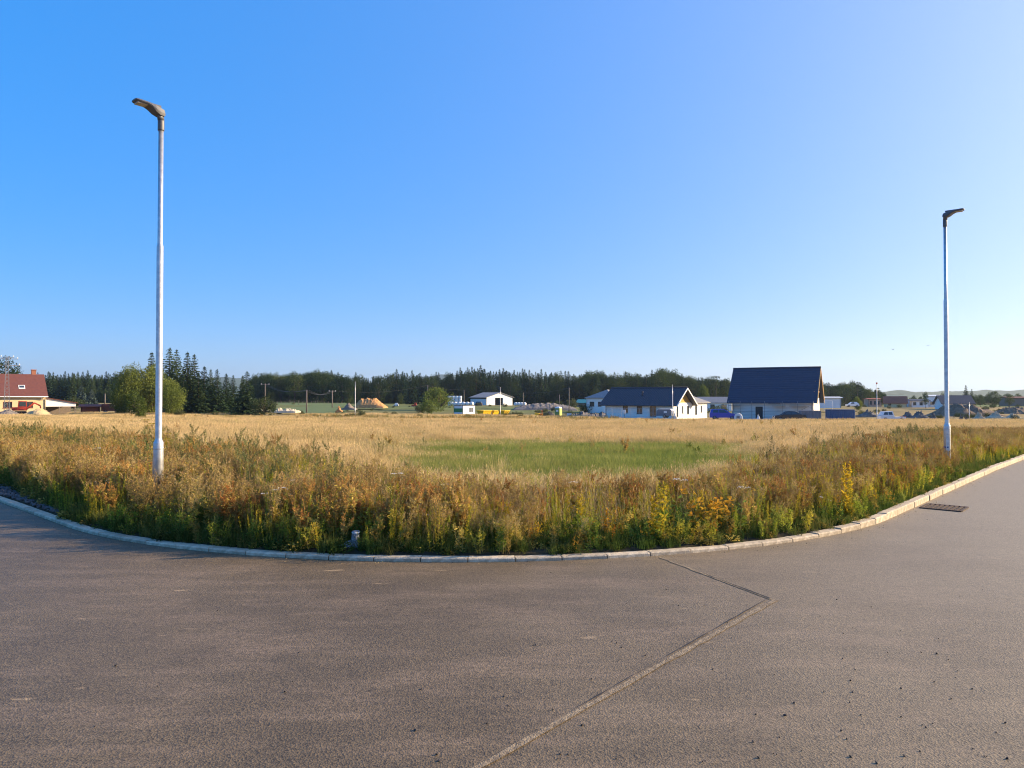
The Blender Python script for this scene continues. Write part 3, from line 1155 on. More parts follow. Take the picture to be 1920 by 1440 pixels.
# ------------------------------------------------------------------ materials of far things
M['bark'] = mat('bark', (0.12, 0.085, 0.06), (0.06, 0.045, 0.035), 6, 0.95, 0.4)
M['needles'] = leaf_mat('spruce_needles', (0.022, 0.042, 0.024), (0.036, 0.060, 0.028), (0.058, 0.082, 0.032), 0.15, 0.22, 0.15)
M['needles_blue'] = leaf_mat('blue_spruce_needles', (0.07, 0.10, 0.085), (0.09, 0.12, 0.10), None, 0.3, 0.15, 0.15)
M['foliage'] = leaf_mat('dark_foliage', (0.030, 0.050, 0.022), (0.050, 0.075, 0.026), (0.080, 0.100, 0.032), 0.12, 0.22, 0.25)
M['willow'] = leaf_mat('olive_foliage', (0.10, 0.135, 0.03), (0.15, 0.185, 0.042), (0.20, 0.225, 0.052), 0.25, 0.15, 0.3)
M['lean'] = leaf_mat('crooked_tree_leaf', (0.06, 0.09, 0.022), (0.085, 0.12, 0.03), (0.12, 0.15, 0.036), 0.5, 0.1, 0.3)
M['pine'] = leaf_mat('pine_needles', (0.040, 0.058, 0.030), (0.06, 0.078, 0.036), None, 0.3, 0.2, 0.15)
M['shrub'] = leaf_mat('shrub_foliage', (0.055, 0.075, 0.03), (0.08, 0.095, 0.04), (0.12, 0.125, 0.05), 0.3, 0.2, 0.25)
M['render_cream'] = mat('cream_render', (0.70, 0.56, 0.33), (0.64, 0.50, 0.29), 3, 0.9)
M['render_white'] = mat('white_render', (0.86, 0.85, 0.83), (0.80, 0.79, 0.77), 2, 0.9)
M['block'] = mat('pale_blockwork', (0.78, 0.75, 0.72), (0.66, 0.63, 0.61), 1.2, 0.95, stretch=(0.4, 0.4, 3.5))
M['mortar'] = mat('mortar_line', (0.34, 0.32, 0.31), (0.27, 0.26, 0.25), 5, 0.95)
M['osb'] = mat('bare_board', (0.62, 0.36, 0.09), (0.52, 0.29, 0.07), 6, 0.85)
M['timber'] = mat('new_timber', (0.55, 0.36, 0.17), (0.45, 0.28, 0.13), 8, 0.85)
M['oldwood'] = mat('weathered_wood', (0.24, 0.20, 0.17), (0.15, 0.12, 0.10), 8, 0.9)
M['roof_red'] = mat('red_brown_tiles', (0.155, 0.056, 0.045), (0.12, 0.044, 0.038), 2.5, 0.8, 0.2, 14)
M['roof_dark'] = mat('dark_grey_tiles', (0.042, 0.044, 0.062), (0.030, 0.032, 0.046), 2.5, 0.55, spec=0.4)
M['roof_navy'] = mat('anthracite_sheet', (0.024, 0.042, 0.085), (0.020, 0.036, 0.072), 1.5, 0.55, spec=0.4)
M['roof_grey'] = mat('grey_roofing', (0.24, 0.24, 0.25), (0.19, 0.19, 0.2), 2, 0.7)
M['roof_orange'] = mat('orange_red_tiles', (0.34, 0.10, 0.06), (0.27, 0.08, 0.05), 2.5, 0.8)
M['teal'] = mat('teal_sheet', (0.03, 0.20, 0.22), (0.025, 0.16, 0.18), 2, 0.5)
M['frame_white'] = mat('white_frame', (0.75, 0.75, 0.75), (0.68, 0.68, 0.68), 5, 0.5)
M['frame_red'] = mat('red_brown_frame', (0.22, 0.06, 0.03), (0.17, 0.045, 0.025), 5, 0.6)
M['frame_dark'] = mat('dark_frame', (0.05, 0.05, 0.055), (0.035, 0.035, 0.04), 5, 0.6)
M['glass'] = glass_mat('window_glass')
M['brick'] = mat('chimney_brick', (0.36, 0.15, 0.09), (0.26, 0.11, 0.07), 6, 0.9)
M['steel'] = mat('grey_steel', (0.28, 0.28, 0.29), (0.2, 0.2, 0.21), 8, 0.55, metal=0.4)
M['sheet_white'] = mat('white_sheet', (0.74, 0.75, 0.76), (0.68, 0.69, 0.70), 1, 0.5)
M['yellow_paint'] = mat('yellow_paint', (0.78, 0.50, 0.015), (0.66, 0.42, 0.012), 3, 0.5)
M['green_paint'] = mat('green_panel', (0.05, 0.24, 0.07), (0.04, 0.19, 0.06), 3, 0.5)
M['lime'] = mat('lime_green_plastic', (0.16, 0.30, 0.09), (0.13, 0.25, 0.08), 3, 0.5)
M['sunlit_lime'] = mat('sunlit_green_plastic', (0.62, 0.62, 0.14), (0.55, 0.55, 0.12), 3, 0.5)
M['red_paint'] = mat('red_machine_paint', (0.45, 0.05, 0.02), (0.35, 0.04, 0.02), 4, 0.5)
M['orange_paint'] = mat('orange_machine_paint', (0.7, 0.24, 0.02), (0.6, 0.2, 0.02), 4, 0.5)
M['tyre'] = mat('rubber', (0.03, 0.03, 0.03), (0.02, 0.02, 0.02), 20, 0.85)
M['car_dark'] = mat('black_car_paint', (0.025, 0.027, 0.035), (0.02, 0.022, 0.03), 4, 0.25, spec=0.6)
M['car_blue'] = mat('bright_blue_paint', (0.02, 0.05, 0.42), (0.018, 0.045, 0.38), 4, 0.3, spec=0.6)
M['car_white'] = mat('white_car_paint', (0.72, 0.72, 0.73), (0.68, 0.68, 0.69), 4, 0.3, spec=0.5)
M['grey_box'] = mat('grey_container_paint', (0.17, 0.19, 0.23), (0.14, 0.16, 0.2), 2, 0.6)
M['blue_box'] = mat('blue_container_paint', (0.08, 0.13, 0.23), (0.07, 0.11, 0.2), 2, 0.6)
M['film'] = mat('white_bale_film', (0.78, 0.78, 0.78), (0.68, 0.68, 0.7), 3, 0.35)
M['earth'] = mat('dug_earth', (0.22, 0.15, 0.10), (0.12, 0.08, 0.055), 1.3, 0.97, 0.8, 6)
M['sand'] = mat('sand_heap', (0.52, 0.39, 0.21), (0.42, 0.31, 0.17), 1.5, 0.97, 0.6, 6)
M['chips'] = mat('orange_wood_chips', (0.55, 0.30, 0.12), (0.34, 0.17, 0.07), 2.5, 0.97, 0.8, 8)
M['rubble'] = mat('grey_rubble', (0.20, 0.18, 0.17), (0.09, 0.08, 0.08), 2.0, 0.97, 0.8, 6)
M['wrap'] = mat('crumpled_white_plastic', (0.36, 0.37, 0.40), (0.16, 0.16, 0.17), 18, 0.55, 0.3, 60)
M['wire'] = mat('wire', (0.10, 0.10, 0.10), (0.08, 0.08, 0.08), 5, 0.5)


# ------------------------------------------------------------------ trees
def tube_np(path, rad, n=6):
    b = MB().tube(path, rad, n)
    return b


def wood_mesh(name, paths):
    b = MB()
    for p, r_ in paths:
        b.tube(p, r_, 6)
    return b.mesh(name, M['bark'], True)


def spruce_meshes(k, H=16.0, rb=3.0, bare=0.05, m='needles', dens=1.0):
    r = np.random.default_rng(200 + k)
    nw = 34
    Q = []
    for i in range(nw):
        t = i / (nw - 1)
        z = H * (bare + (0.985 - bare) * t ** 0.92)
        ln = rb * ((1 - t) ** 0.8) * r.uniform(0.8, 1.15) + 0.12
        nb = int(6 + 5 * (1 - t))
        a0 = r.uniform(0, 6.28)
        for j in range(nb):
            a = a0 + 6.283 * j / nb + r.normal(0, 0.2)
            L = ln * r.uniform(0.62, 1.2)
            kq = max(3, int(dens * (3 + 9 * L / rb)))
            u = (np.arange(kq) + r.uniform(0, 0.6, kq)) / kq
            droop = -0.28 * u + 0.16 * u ** 2 + 0.22 * t
            rad = u * L
            c = np.stack([np.cos(a) * rad, np.sin(a) * rad, z + droop * L], 1)
            s = np.sign(r.normal(size=kq))
            side = np.stack([-np.sin(a) * s, np.cos(a) * s, np.full(kq, -0.45)], 1)
            d = np.stack([np.full(kq, np.cos(a)), np.full(kq, np.sin(a)), np.full(kq, -0.25)], 1) * 0.8 + side * r.uniform(0.3, 1.0, kq)[:, None]
            sz = (0.30 + 0.55 * (1 - t)) * r.uniform(0.7, 1.3, kq)
            Q.append(leaves(c + r.normal(0, 0.05, (kq, 3)), d, sz * 1.25, sz * 0.62, r, 0.1))
    for i in range(10):
        p = np.array([[0, 0, H * (0.93 + 0.007 * i)]])
        Q.append(leaves(np.repeat(p, 3, 0), r.normal(size=(3, 3)) * 0.5 + np.array([0, 0, 0.7]), 0.32, 0.12, r))
    crown = np_mesh('spruce_crown', np.concatenate(Q), None, [M[m]])
    trunk = wood_mesh('spruce_trunk', [([(0, 0, -0.4), (0, 0, H * 0.5), (0, 0, H * 0.97)], [0.22, 0.14, 0.03])])
    return trunk, crown, H


def leafy_meshes(k, H=14.0, w=4.2, zlo=0.16, nclump=58, per=62, m='foliage', leaf=0.42, lean=0.0, clump=(0.9, 1.7), flat=1.0):
    r = np.random.default_rng(300 + k)
    zc = H * (1 + zlo) / 2
    rz = H * (1 - zlo) / 2
    Q = []
    cs = []
    while len(cs) < nclump:
        p = r.uniform(-1, 1, 3)
        q = np.linalg.norm(p)
        if q > 1 or q < 0.25:
            continue
        if r.random() > 0.35 + 0.65 * q:
            continue
        ww = w * (1 - 0.25 * max(0, p[2])) * r.uniform(0.8, 1.12)
        c = np.array([p[0] * ww, p[1] * ww, zc + p[2] * rz * 0.9])
        c[0] += lean * (c[2] / H) ** 1.5 * H
        cs.append(c)
    for c in cs:
        rr = r.uniform(*clump)
        n = int(per * (rr / clump[1]) ** 1.5) + 8
        d = unit(r.normal(size=(n, 3)))
        rad = rr * r.uniform(0.45, 1.05, n)[:, None]
        p = c + d * rad * np.array([1, 1, 0.8 * flat])
        Q.append(leaves(p, d * 0.6 + r.normal(size=(n, 3)) * 0.6 + np.array([0, 0, -0.15]), leaf * r.uniform(0.7, 1.4, n), leaf * 0.62, r, 0.12))
    crown = np_mesh('leafy_crown', np.concatenate(Q), None, [M[m]])
    t0 = np.array([0, 0, -0.4])
    fork = np.array([lean * H * 0.06, 0, H * max(zlo, 0.12) * 1.3])
    paths = [([t0, fork * 0.6, fork, np.array([lean * H * 0.5, 0, H * 0.75])], [0.03 * H * 0.6, 0.021 * H * 0.6, 0.017 * H * 0.6, 0.03])]
    for c in cs[::max(1, nclump // 9)]:
        mid = (fork + c) / 2 + r.normal(0, 0.15, 3)
        paths.append(([fork, mid, c], [0.09, 0.06, 0.02]))
    trunk = wood_mesh('leafy_trunk', paths)
    return trunk, crown, H


def pine_meshes(k, H=14.0):
    r = np.random.default_rng(400 + k)
    Q = []
    paths = [([(0, 0, -0.4), (0.1, 0.05, H * 0.5), (-0.1, 0.1, H * 0.96)], [0.24, 0.17, 0.05])]
    for i in range(15):
        z = H * r.uniform(0.55, 0.98)
        a = r.uniform(0, 6.28)
        L = r.uniform(0.4, 2.1) * (1.25 - (z / H - 0.55))
        c = np.array([math.cos(a) * L, math.sin(a) * L, z + 0.2 * L])
        paths.append(([(0, 0, z - 0.2), c], [0.07, 0.03]))
        n = 70
        d = unit(r.normal(size=(n, 3)))
        p = c + d * r.uniform(0.3, 1.0, n)[:, None] * np.array([1.05, 1.05, 0.55])
        Q.append(leaves(p, d + np.array([0, 0, 0.4]), 0.42 * r.uniform(0.7, 1.3, n), 0.22, r))
    return wood_mesh('pine_trunk', paths), np_mesh('pine_crown', np.concatenate(Q), None, [M['pine']]), H


TREE = {
    'spruce': [spruce_meshes(0), spruce_meshes(1, 16, 2.7), spruce_meshes(2, 16, 3.4, 0.03)],
    'blue_spruce': [spruce_meshes(3, 8, 2.4, 0.02, 'needles_blue')],
    'leafy': [leafy_meshes(0), leafy_meshes(1, 13, 4.8, 0.12), leafy_meshes(2, 15, 3.8, 0.14, 64)],
    'willow': [leafy_meshes(3, 11, 4.2, 0.04, 92, 120, 'willow', 0.34), leafy_meshes(4, 9, 3.6, 0.03, 84, 120, 'willow', 0.34)],
    'pine': [pine_meshes(0), pine_meshes(1)],
    'shrub': [leafy_meshes(5, 3.0, 1.9, 0.02, 34, 60, 'shrub', 0.22, 0, (0.45, 0.8)), leafy_meshes(6, 2.6, 2.1, 0.02, 34, 60, 'shrub', 0.22, 0, (0.4, 0.75))],
    'lean': [leafy_meshes(7, 5.2, 1.35, 0.05, 52, 80, 'lean', 0.2, -0.24, (0.4, 0.8))],
    'willow_shrub': [leafy_meshes(8, 3.6, 2.9, 0.02, 44, 70, 'willow', 0.26, 0, (0.5, 0.95))],
}
TNAME = {'spruce': 'spruce_tree', 'blue_spruce': 'spruce_tree', 'leafy': 'leafy_tree', 'willow': 'willow_tree', 'pine': 'pine_tree', 'shrub': 'shrub', 'lean': 'leaning_tree', 'willow_shrub': 'willow_shrub'}


def tree(kind, px, Y, top=None, H=None, label='', group=None, wid=1.0, cat=None, var=None, rz=None):
    """a tree at pixel column px, Y metres away, its top at pixel row top (or H metres tall)"""
    x, y, z = at(px, Y)
    if top is not None:
        H = Zpx(top, Y) - z
    ms = TREE[kind]
    tr, cr, h0 = ms[rnd.randrange(len(ms)) if var is None else var]
    s = H / h0
    t = thing(TNAME[kind], label, cat or ('shrub' if 'shrub' in kind else 'tree'), (x, y, z - 0.05), rnd.uniform(0, 6.28) if rz is None else rz, group)
    t.scale = (s * wid, s * wid, s)
    link('trunk', tr, t)
    link('crown', cr, t)
    return t


ORD = ['first', 'second', 'third', 'fourth', 'fifth', 'sixth', 'seventh', 'eighth', 'ninth', 'tenth', 'eleventh', 'twelfth', 'thirteenth', 'fourteenth', 'fifteenth', 'sixteenth', 'seventeenth', 'eighteenth', 'nineteenth', 'twentieth', 'twenty-first', 'twenty-second', 'twenty-third', 'twenty-fourth', 'twenty-fifth', 'twenty-sixth', 'twenty-seventh', 'twenty-eighth', 'twenty-ninth', 'thirtieth', 'thirty-first', 'thirty-second', 'thirty-third', 'thirty-fourth', 'thirty-fifth', 'thirty-sixth', 'thirty-seventh', 'thirty-eighth', 'thirty-ninth', 'fortieth']
# skyline of the woods, pixel column -> pixel row of the tree tops
SKX = [60, 78, 100, 150, 200, 225, 300, 400, 480, 540, 575, 600, 640, 655, 665, 680, 700, 725, 750, 770, 800, 830, 860, 880, 900, 930, 960, 1000, 1030, 1060, 1100, 1115, 1140, 1170, 1205, 1225, 1245, 1265, 1290, 1310, 1330, 1350, 1375, 1545, 1570, 1600, 1620, 1645, 1665, 1700, 1780, 1860, 1940]
SKY = [706, 705, 702, 700, 703, 700, 704, 704, 703, 702, 698, 696, 701, 712, 704, 706, 710, 701, 698, 700, 703, 705, 696, 692, 690, 697, 696, 700, 698, 703, 701, 696, 705, 702, 703, 698, 694, 696, 704, 712, 708, 710, 713, 720, 722, 716, 727, 732, 742, 744, 742, 739, 743]


def skyline(px):
    return float(np.interp(px, SKX, SKY)) - 4.0


ZONES = [  # px range, depth, spacing px, species weights, where
    (60, 232, 290, 7.5, {'spruce': 1.0}, 'in the wood right of the red-roofed house'),
    (484, 662, 300, 9.5, {'leafy': 0.9, 'spruce': 0.1}, 'in the wood behind the wooden power poles'),
    (662, 782, 320, 8.5, {'spruce': 0.55, 'leafy': 0.3, 'pine': 0.15}, 'in the wood behind the orange chip heap'),
    (782, 1108, 345, 7.5, {'spruce': 0.72, 'leafy': 0.2, 'pine': 0.08}, 'in the forest wall behind the white farm hall'),
    (1108, 1380, 310, 8.5, {'leafy': 0.62, 'spruce': 0.34, 'pine': 0.04}, 'in the wood behind the dark-roofed white bungalow'),
    (1540, 1650, 300, 9.0, {'leafy': 0.75, 'pine': 0.25}, 'on the wooded rise right of the block house'),
    (1655, 1950, 345, 11.0, {'leafy': 0.85, 'spruce': 0.15}, 'in the low tree line on the right horizon'),
]
WORD = {'spruce': 'dark pointed spruce', 'leafy': 'round-crowned leafy tree', 'pine': 'thin-crowned pine'}
fill = {'spruce': [], 'leafy': []}
for (p0, p1, Y0, sp, wts, where) in ZONES:
    px = p0 + sp / 2
    cnt = {}
    while px < p1:
        kind = rnd.choices(list(wts), list(wts.values()))[0]
        Y = Y0 + rnd.uniform(-14, 14)
        dy = abs(rnd.gauss(0, 6.0)) - 1.5 + (0 if kind != 'leafy' else 1.0)
        tree(kind, px + rnd.uniform(-2, 2), Y, top=skyline(px) + dy - (2.0 if kind == 'spruce' else 0), label=ORD[cnt.setdefault(kind, 0)] + ' ' + WORD[kind] + ' from left ' + where, group=kind + ' trees ' + where, wid=rnd.uniform(0.85, 1.2))
        cnt[kind] += 1
        px += sp * rnd.uniform(0.7, 1.3)
    # the mass of the wood behind its first rows
    kk_ = 'spruce' if wts.get('spruce', 0) > 0.5 else 'leafy'
    for row in range(3):
        px = p0 - 6
        while px < p1 + 6:
            Y = Y0 + 18 + row * 14 + rnd.uniform(-6, 6)
            x, y, z = at(px, Y)
            fill[kk_].append((x, y, z, (Zpx(skyline(px) + 3 + rnd.uniform(0, 9), Y) - z)))
            px += sp * 0.9 * rnd.uniform(0.7, 1.3)
    # undergrowth that closes the wood's edge
    px = p0
    while px < p1:
        Y = Y0 + rnd.uniform(-8, 12)
        x, y, z = at(px, Y)
        fill['leafy'].append((x, y, z - 1.5, min(rnd.uniform(6.0, 9.0), 1.0 + 0.75 * (Zpx(skyline(px), Y) - z))))
        px += sp * 0.8
for kk_, lab in (('spruce', 'dense dark spruce wood filling in behind the front trees'), ('leafy', 'dense leafy wood and undergrowth behind the front trees')):
    P = np.array(fill[kk_])
    prs = [bpy.data.objects.new('wood_filler', m_[1]) for m_ in TREE[kk_]]
    scatter(kk_ + '_wood', lab, 'wood', prs, P[:, :3], P[:, 3] / TREE[kk_][0][2], tilt=0.02)

# single trees and shrubs one can pick out
tree('leafy', 8, 165, top=668, label='leafy tree rising behind the red roof at the left edge', wid=1.0)
tree('leafy', 30, 170, top=688, label='low leafy crown peeping over the red ridge beside the lattice mast', wid=0.8)
tree('blue_spruce', 172, 205, top=730, label='grey-blue spruce standing before the dark wood', var=0, wid=1.1)
tree('blue_spruce', 152, 215, top=722, label='taller pale grey spruce behind the grey-blue one', var=0, wid=0.9)
tree('shrub', 138, 180, top=742, label='olive shrub beside the low annex roof', wid=1.0)
tree('willow', 243, 128, top=678, label='big olive willow, left half of the clump behind the left lamp', var=0, wid=0.72)
tree('willow', 285, 131, top=686, label='big olive willow directly behind the left lamp mast', var=1, wid=0.92)
tree('willow', 322, 127, top=712, label='round yellow-olive willow right of the left lamp mast', var=1, wid=0.85)
tree('willow', 228, 126, top=726, label='low leafy willow at the left foot of the clump', var=1, wid=0.9)
tree('lean', 262, 88, top=727, label='small crooked tree leaning left in the dry grass', rz=R(20))
tree('shrub', 336, 118, top=766, label='small dark shrub at the right foot of the willows', wid=0.9)
for k, (px, top, Y, w_) in enumerate([(284, 660, 152, 1.0), (318, 652, 150, 1.1), (331, 655, 158, 0.9), (351, 660, 150, 1.05), (364, 664, 155, 1.0), (383, 687, 148, 1.15), (395, 692, 160, 0.9), (407, 692, 150, 1.0), (424, 700, 152, 1.0), (437, 703, 160, 1.0), (372, 700, 142, 1.2), (344, 706, 141, 1.2)]):
    tree('spruce', px, Y, top=top, label=['tall spruce top left of the left lamp mast', 'highest spruce, directly right of the left lamp mast', 'twin spruce touching the highest one on its right', 'left one of the second spruce pair in the row', 'right one of the second spruce pair in the row', 'middle spruce of the row, lower than the pairs', 'spruce just right of the middle one in the row', 'pointed lower spruce right of the middle of the row', 'slim spruce near the right end of the row', 'low spruce at the gap before the bushy spruce', 'broad short spruce standing before the middle of the row', 'broad short spruce right behind the yellow-olive willow'][k], group='spruces in the row right of the willows', wid=w_ * 1.1)
tree('spruce', 463, 138, top=696, label='full bushy spruce standing alone at the right end of the row', wid=1.5, var=2)
tree('spruce', 455, 141, top=704, label='slimmer spruce half hidden behind the bushy one', wid=1.1, var=1)
tree('shrub', 497, 132, top=741, label='dark juniper-like shrub at the right end of the spruces', wid=0.95, var=0)
tree('willow_shrub', 822, 200, top=727, label='round willow shrub left of the white bales', wid=0.9)
tree('willow_shrub', 808, 172, top=750, label='low grey-green willow bush before the white bales', wid=1.0)
tree('shrub', 790, 180, top=757, label='small dark bush left of the low willow bush', wid=1.0)
tree('leafy', 1108, 205, top=742, label='small leafy tree left of the white bungalow', wid=0.75)
tree('shrub', 1098, 190, top=757, label='rounded bush at the foot of the small leafy tree', wid=1.2)
for k, px in enumerate((1018, 1032, 1046, 1072)):
    tree('shrub', px, 240, top=754 - 2 * k, label=ORD[k] + ' green bush from left on the bank right of the white hall', group='bushes on the bank right of the white hall')
tree('willow', 1319, 235, top=722, label='pale leafy tree behind the right end of the bungalow', wid=0.6, var=1)
tree('shrub', 1348, 160, top=758, label='bush beside the blue van before the block house', wid=1.3)
tree('leafy', 1735, 230, top=734, label='leafy tree left of the white warehouse', wid=0.7)
tree('leafy', 1768, 225, top=735, label='dark tree hiding the middle of the white warehouse', wid=0.75)
tree('spruce', 1811, 225, top=722, label='taller of two dark spruces right of the right lamp', wid=1.05)
tree('spruce', 1822, 228, top=729, label='shorter of two dark spruces right of the right lamp', wid=0.95)
tree('leafy', 1838, 250, top=738, label='small round tree just right of the two spruces', wid=0.8)
tree('leafy', 1864, 245, top=731, label='broad leafy tree near the right edge', wid=1.05, var=1)
tree('leafy', 1893, 250, top=737, label='smaller leafy tree at the right edge', wid=0.8)
tree('leafy', 1655, 260, top=739, label='dark hedge-like tree beside the pink building', wid=0.9)
tree('willow', 1607, 210, top=744, label='light green tree in front of the wooded rise', wid=0.9, var=1)

# scrub and rough growth between the field and the wood
sc_, P = [], []
for k in range(420):
    Y = rnd.uniform(118, 260)
    px = rnd.uniform(380, 1920)
    if 1120 < px < 1330 and Y < 165 or 1350 < px < 1620 and Y < 165:
        continue
    if wob(np.array(px / 60), np.array(Y / 30), 1, 3) < -0.15:
        continue
    x, y, z = at(px, Y)
    P.append((x, y, z - 0.15))
    sc_.append(rnd.uniform(0.12, 0.5) * (0.7 if px < 800 else 1.0))
prs = [bpy.data.objects.new('scrub_filler', m_[1]) for m_ in TREE['shrub']]
scatter('scrub', 'low scrub and rough weeds between the field and the wood', 'scrub', prs, np.array(P), np.array(sc_), tilt=0.05)
x = []
P, sc_ = [], []
for k in range(5200):       # dark weedy strips at the far edge of the straw field
    px = rnd.uniform(420, 1930)
    Y = rnd.uniform(88, 118) if px < 1180 else rnd.uniform(80, 108)
    if px < 560 and rnd.random() < 0.75:
        continue
    if wob(np.array(px / 50), np.array(Y / 6), 1, 6) < -0.35:
        continue
    xx, yy, z = at(px, Y)
    P.append((xx, yy, z - 0.02))
    sc_.append(rnd.uniform(0.45, 0.85) if px < 1160 and Y > 92 else rnd.uniform(0.25, 0.5))
scatter('far_weeds', 'dark weedy strip along the far edge of the straw field', 'weeds', P_mug[:2] + P_leaf[:2] + P_dock[:1] + P_dry[:1], np.array(P), np.array(sc_))

# ------------------------------------------------------------------ hills on the horizon
M['hill'] = mat('wooded_hill', (0.050, 0.075, 0.03), (0.028, 0.045, 0.02), 0.02, 0.95, 0.5, 0.05)
az = np.radians(np.linspace(-52, 52, 420))
rr = np.concatenate([np.linspace(1700, 3200, 26), np.linspace(3300, 5000, 26)])
AZ, RR = np.meshgrid(az, rr)
pxs = 960 + np.tan(AZ) * FPX
Dp = RR * np.cos(AZ)


def bump(pc, pw, r0, rw, h):
    return h * np.exp(-((pxs - pc) / pw) ** 2 - ((RR - r0) / rw) ** 2)


HZ = bump(430, 95, 4000, 500, 92) + bump(250, 120, 3900, 450, 80) + bump(60, 130, 4100, 450, 70) + bump(845, 55, 4000, 420, 88) + bump(780, 60, 4100, 420, 60) + bump(960, 120, 4200, 400, 60)
HZ += bump(1690, 90, 2300, 350, 15) + bump(1780, 60, 2900, 300, 17) + bump(1880, 130, 2500, 350, 13) + bump(1560, 90, 2600, 350, 15) + bump(2050, 200, 2700, 400, 16) + bump(1300, 200, 2600, 400, 12)
HZ += (np.abs(wob(RR * np.sin(AZ) / 24, Dp / 24, 1, 2)) * 7 + np.abs(wob(RR * np.sin(AZ) / 70, Dp / 70, 1, 4)) * 6) * np.clip(HZ / 15, 0, 1)
HZ -= 9
hills = structure(link('hills', grid_mesh('hills', RR * np.sin(AZ), Dp, HZ, M['hill'])))
hills['label'] = 'far wooded hills along the horizon'
# ------------------------------------------------------------------ building helpers (local frame: x along the front, y into depth, front wall at y=0)
def wall(parent, p0, p1, h, holes, m, z0=-0.9, th=0.3, name='wall'):
    """upright wall from p0 to p1 with real openings; holes are (u0, u1, z0, z1) along it; outside lies to the right of p0->p1"""
    p0 = Vector((p0[0], p0[1], 0))
    p1 = Vector((p1[0], p1[1], 0))
    L = (p1 - p0).length
    d = (p1 - p0) / L
    n = Vector((d.y, -d.x, 0))
    us = sorted({0.0, L} | {u for q in holes for u in q[:2]})
    zs = sorted({z0, h} | {z for q in holes for z in q[2:]})
    b = MB()
    for a, c in zip(us[:-1], us[1:]):
        run = None
        for e, f_ in zip(zs[:-1], zs[1:]):
            cu, cz = (a + c) / 2, (e + f_) / 2
            if any(q[0] < cu < q[1] and q[2] < cz < q[3] for q in holes):
                continue
            q = [p0 + d * a, p0 + d * c, p0 + d * c - n * th, p0 + d * a - n * th]
            vs = [(v.x, v.y, zz) for zz in (e, f_) for v in q]
            b.add(vs, [(0, 3, 2, 1), (4, 5, 6, 7), (0, 1, 5, 4), (1, 2, 6, 5), (2, 3, 7, 6), (3, 0, 4, 7)])
    w = b.build(name, m, parent)
    return w, p0, d, n


def window(parent, W_, hole, mf, glass=True, bars=1, fw=0.09, name='window'):
    _, p0, d, n = W_
    u0, u1, z0, z1 = hole
    b = MB()

    def bx(a, c, e, f_, y0, y1):
        q = [p0 + d * a - n * y0, p0 + d * c - n * y0, p0 + d * c - n * y1, p0 + d * a - n * y1]
        return [(v.x, v.y, zz) for zz in (e, f_) for v in q]
    F = [(0, 3, 2, 1), (4, 5, 6, 7), (0, 1, 5, 4), (1, 2, 6, 5), (2, 3, 7, 6), (3, 0, 4, 7)]
    b.add(bx(u0, u0 + fw, z0, z1, 0.05, 0.14), F).add(bx(u1 - fw, u1, z0, z1, 0.05, 0.14), F)
    b.add(bx(u0 + fw, u1 - fw, z0, z0 + fw, 0.05, 0.14), F).add(bx(u0 + fw, u1 - fw, z1 - fw, z1, 0.05, 0.14), F)
    for k in range(bars):
        c = u0 + (u1 - u0) * (k + 1) / (bars + 1)
        b.add(bx(c - fw / 3, c + fw / 3, z0 + fw, z1 - fw, 0.06, 0.13), F)
    w = b.build(name, mf, parent)
    if glass:
        MB().add(bx(u0 + fw, u1 - fw, z0 + fw, z1 - fw, 0.09, 0.10), F).build('pane', M['glass'], w)
    MB().add(bx(u0 - 0.05, u1 + 0.05, z0 - 0.06, z0 - 0.005, -0.06, 0.04), F).build('sill', mf, w)
    return w


def gable_roof(parent, L, W, ze, zr, m, ov=0.5, ovg=0.5, th=0.14, wave=0.0, period=0.33, x0=0.0, y0=0.0, yr=None, name='roof'):
    """two slopes with the ridge along x; wave > 0 rolls the surface like pantiles"""
    yr = y0 + W / 2 if yr is None else yr
    b = MB()
    for sgn in (-1, 1):
        ye = y0 - ov if sgn < 0 else y0 + W + ov
        run = abs(ye - yr)
        k = (zr - ze) / (run - ov)
        zed = ze - k * ov
        xs = [x0 - ovg, x0 + L + ovg] if not wave else list(np.linspace(x0 - ovg, x0 + L + ovg, int((L + 2 * ovg) / period * 6)))
        for i in range(len(xs) - 1):
            o = [wave * (0.5 + 0.5 * math.sin(2 * math.pi * q / period)) for q in (xs[i], xs[i + 1])]
            vs = [(xs[i], ye, zed + o[0]), (xs[i + 1], ye, zed + o[1]), (xs[i + 1], yr, zr + o[1]), (xs[i], yr, zr + o[0])]
            b.add(vs, [(0, 1, 2, 3)])
            vs = [(xs[i], ye, zed - th), (xs[i + 1], ye, zed - th), (xs[i + 1], yr, zr - th), (xs[i], yr, zr - th)]
            b.add(vs, [(0, 1, 2, 3)])
            b.add([(xs[i], ye, zed - th), (xs[i + 1], ye, zed - th), (xs[i + 1], ye, zed + o[1]), (xs[i], ye, zed + o[0])], [(0, 1, 2, 3)])
        for q in (xs[0], xs[-1]):
            b.add([(q, ye, zed - th), (q, yr, zr - th), (q, yr, zr), (q, ye, zed)], [(0, 1, 2, 3)])
    return b.build(name, m, parent)


def gable(parent, x, W, ze, zr, m, th=0.25, y0=0.0, sgn=1, name='gable'):
    return MB().prism([(y0, ze), (y0 + W, ze), (y0 + W / 2, zr)], x - sgn * th, x, 'x').build(name, m, parent)


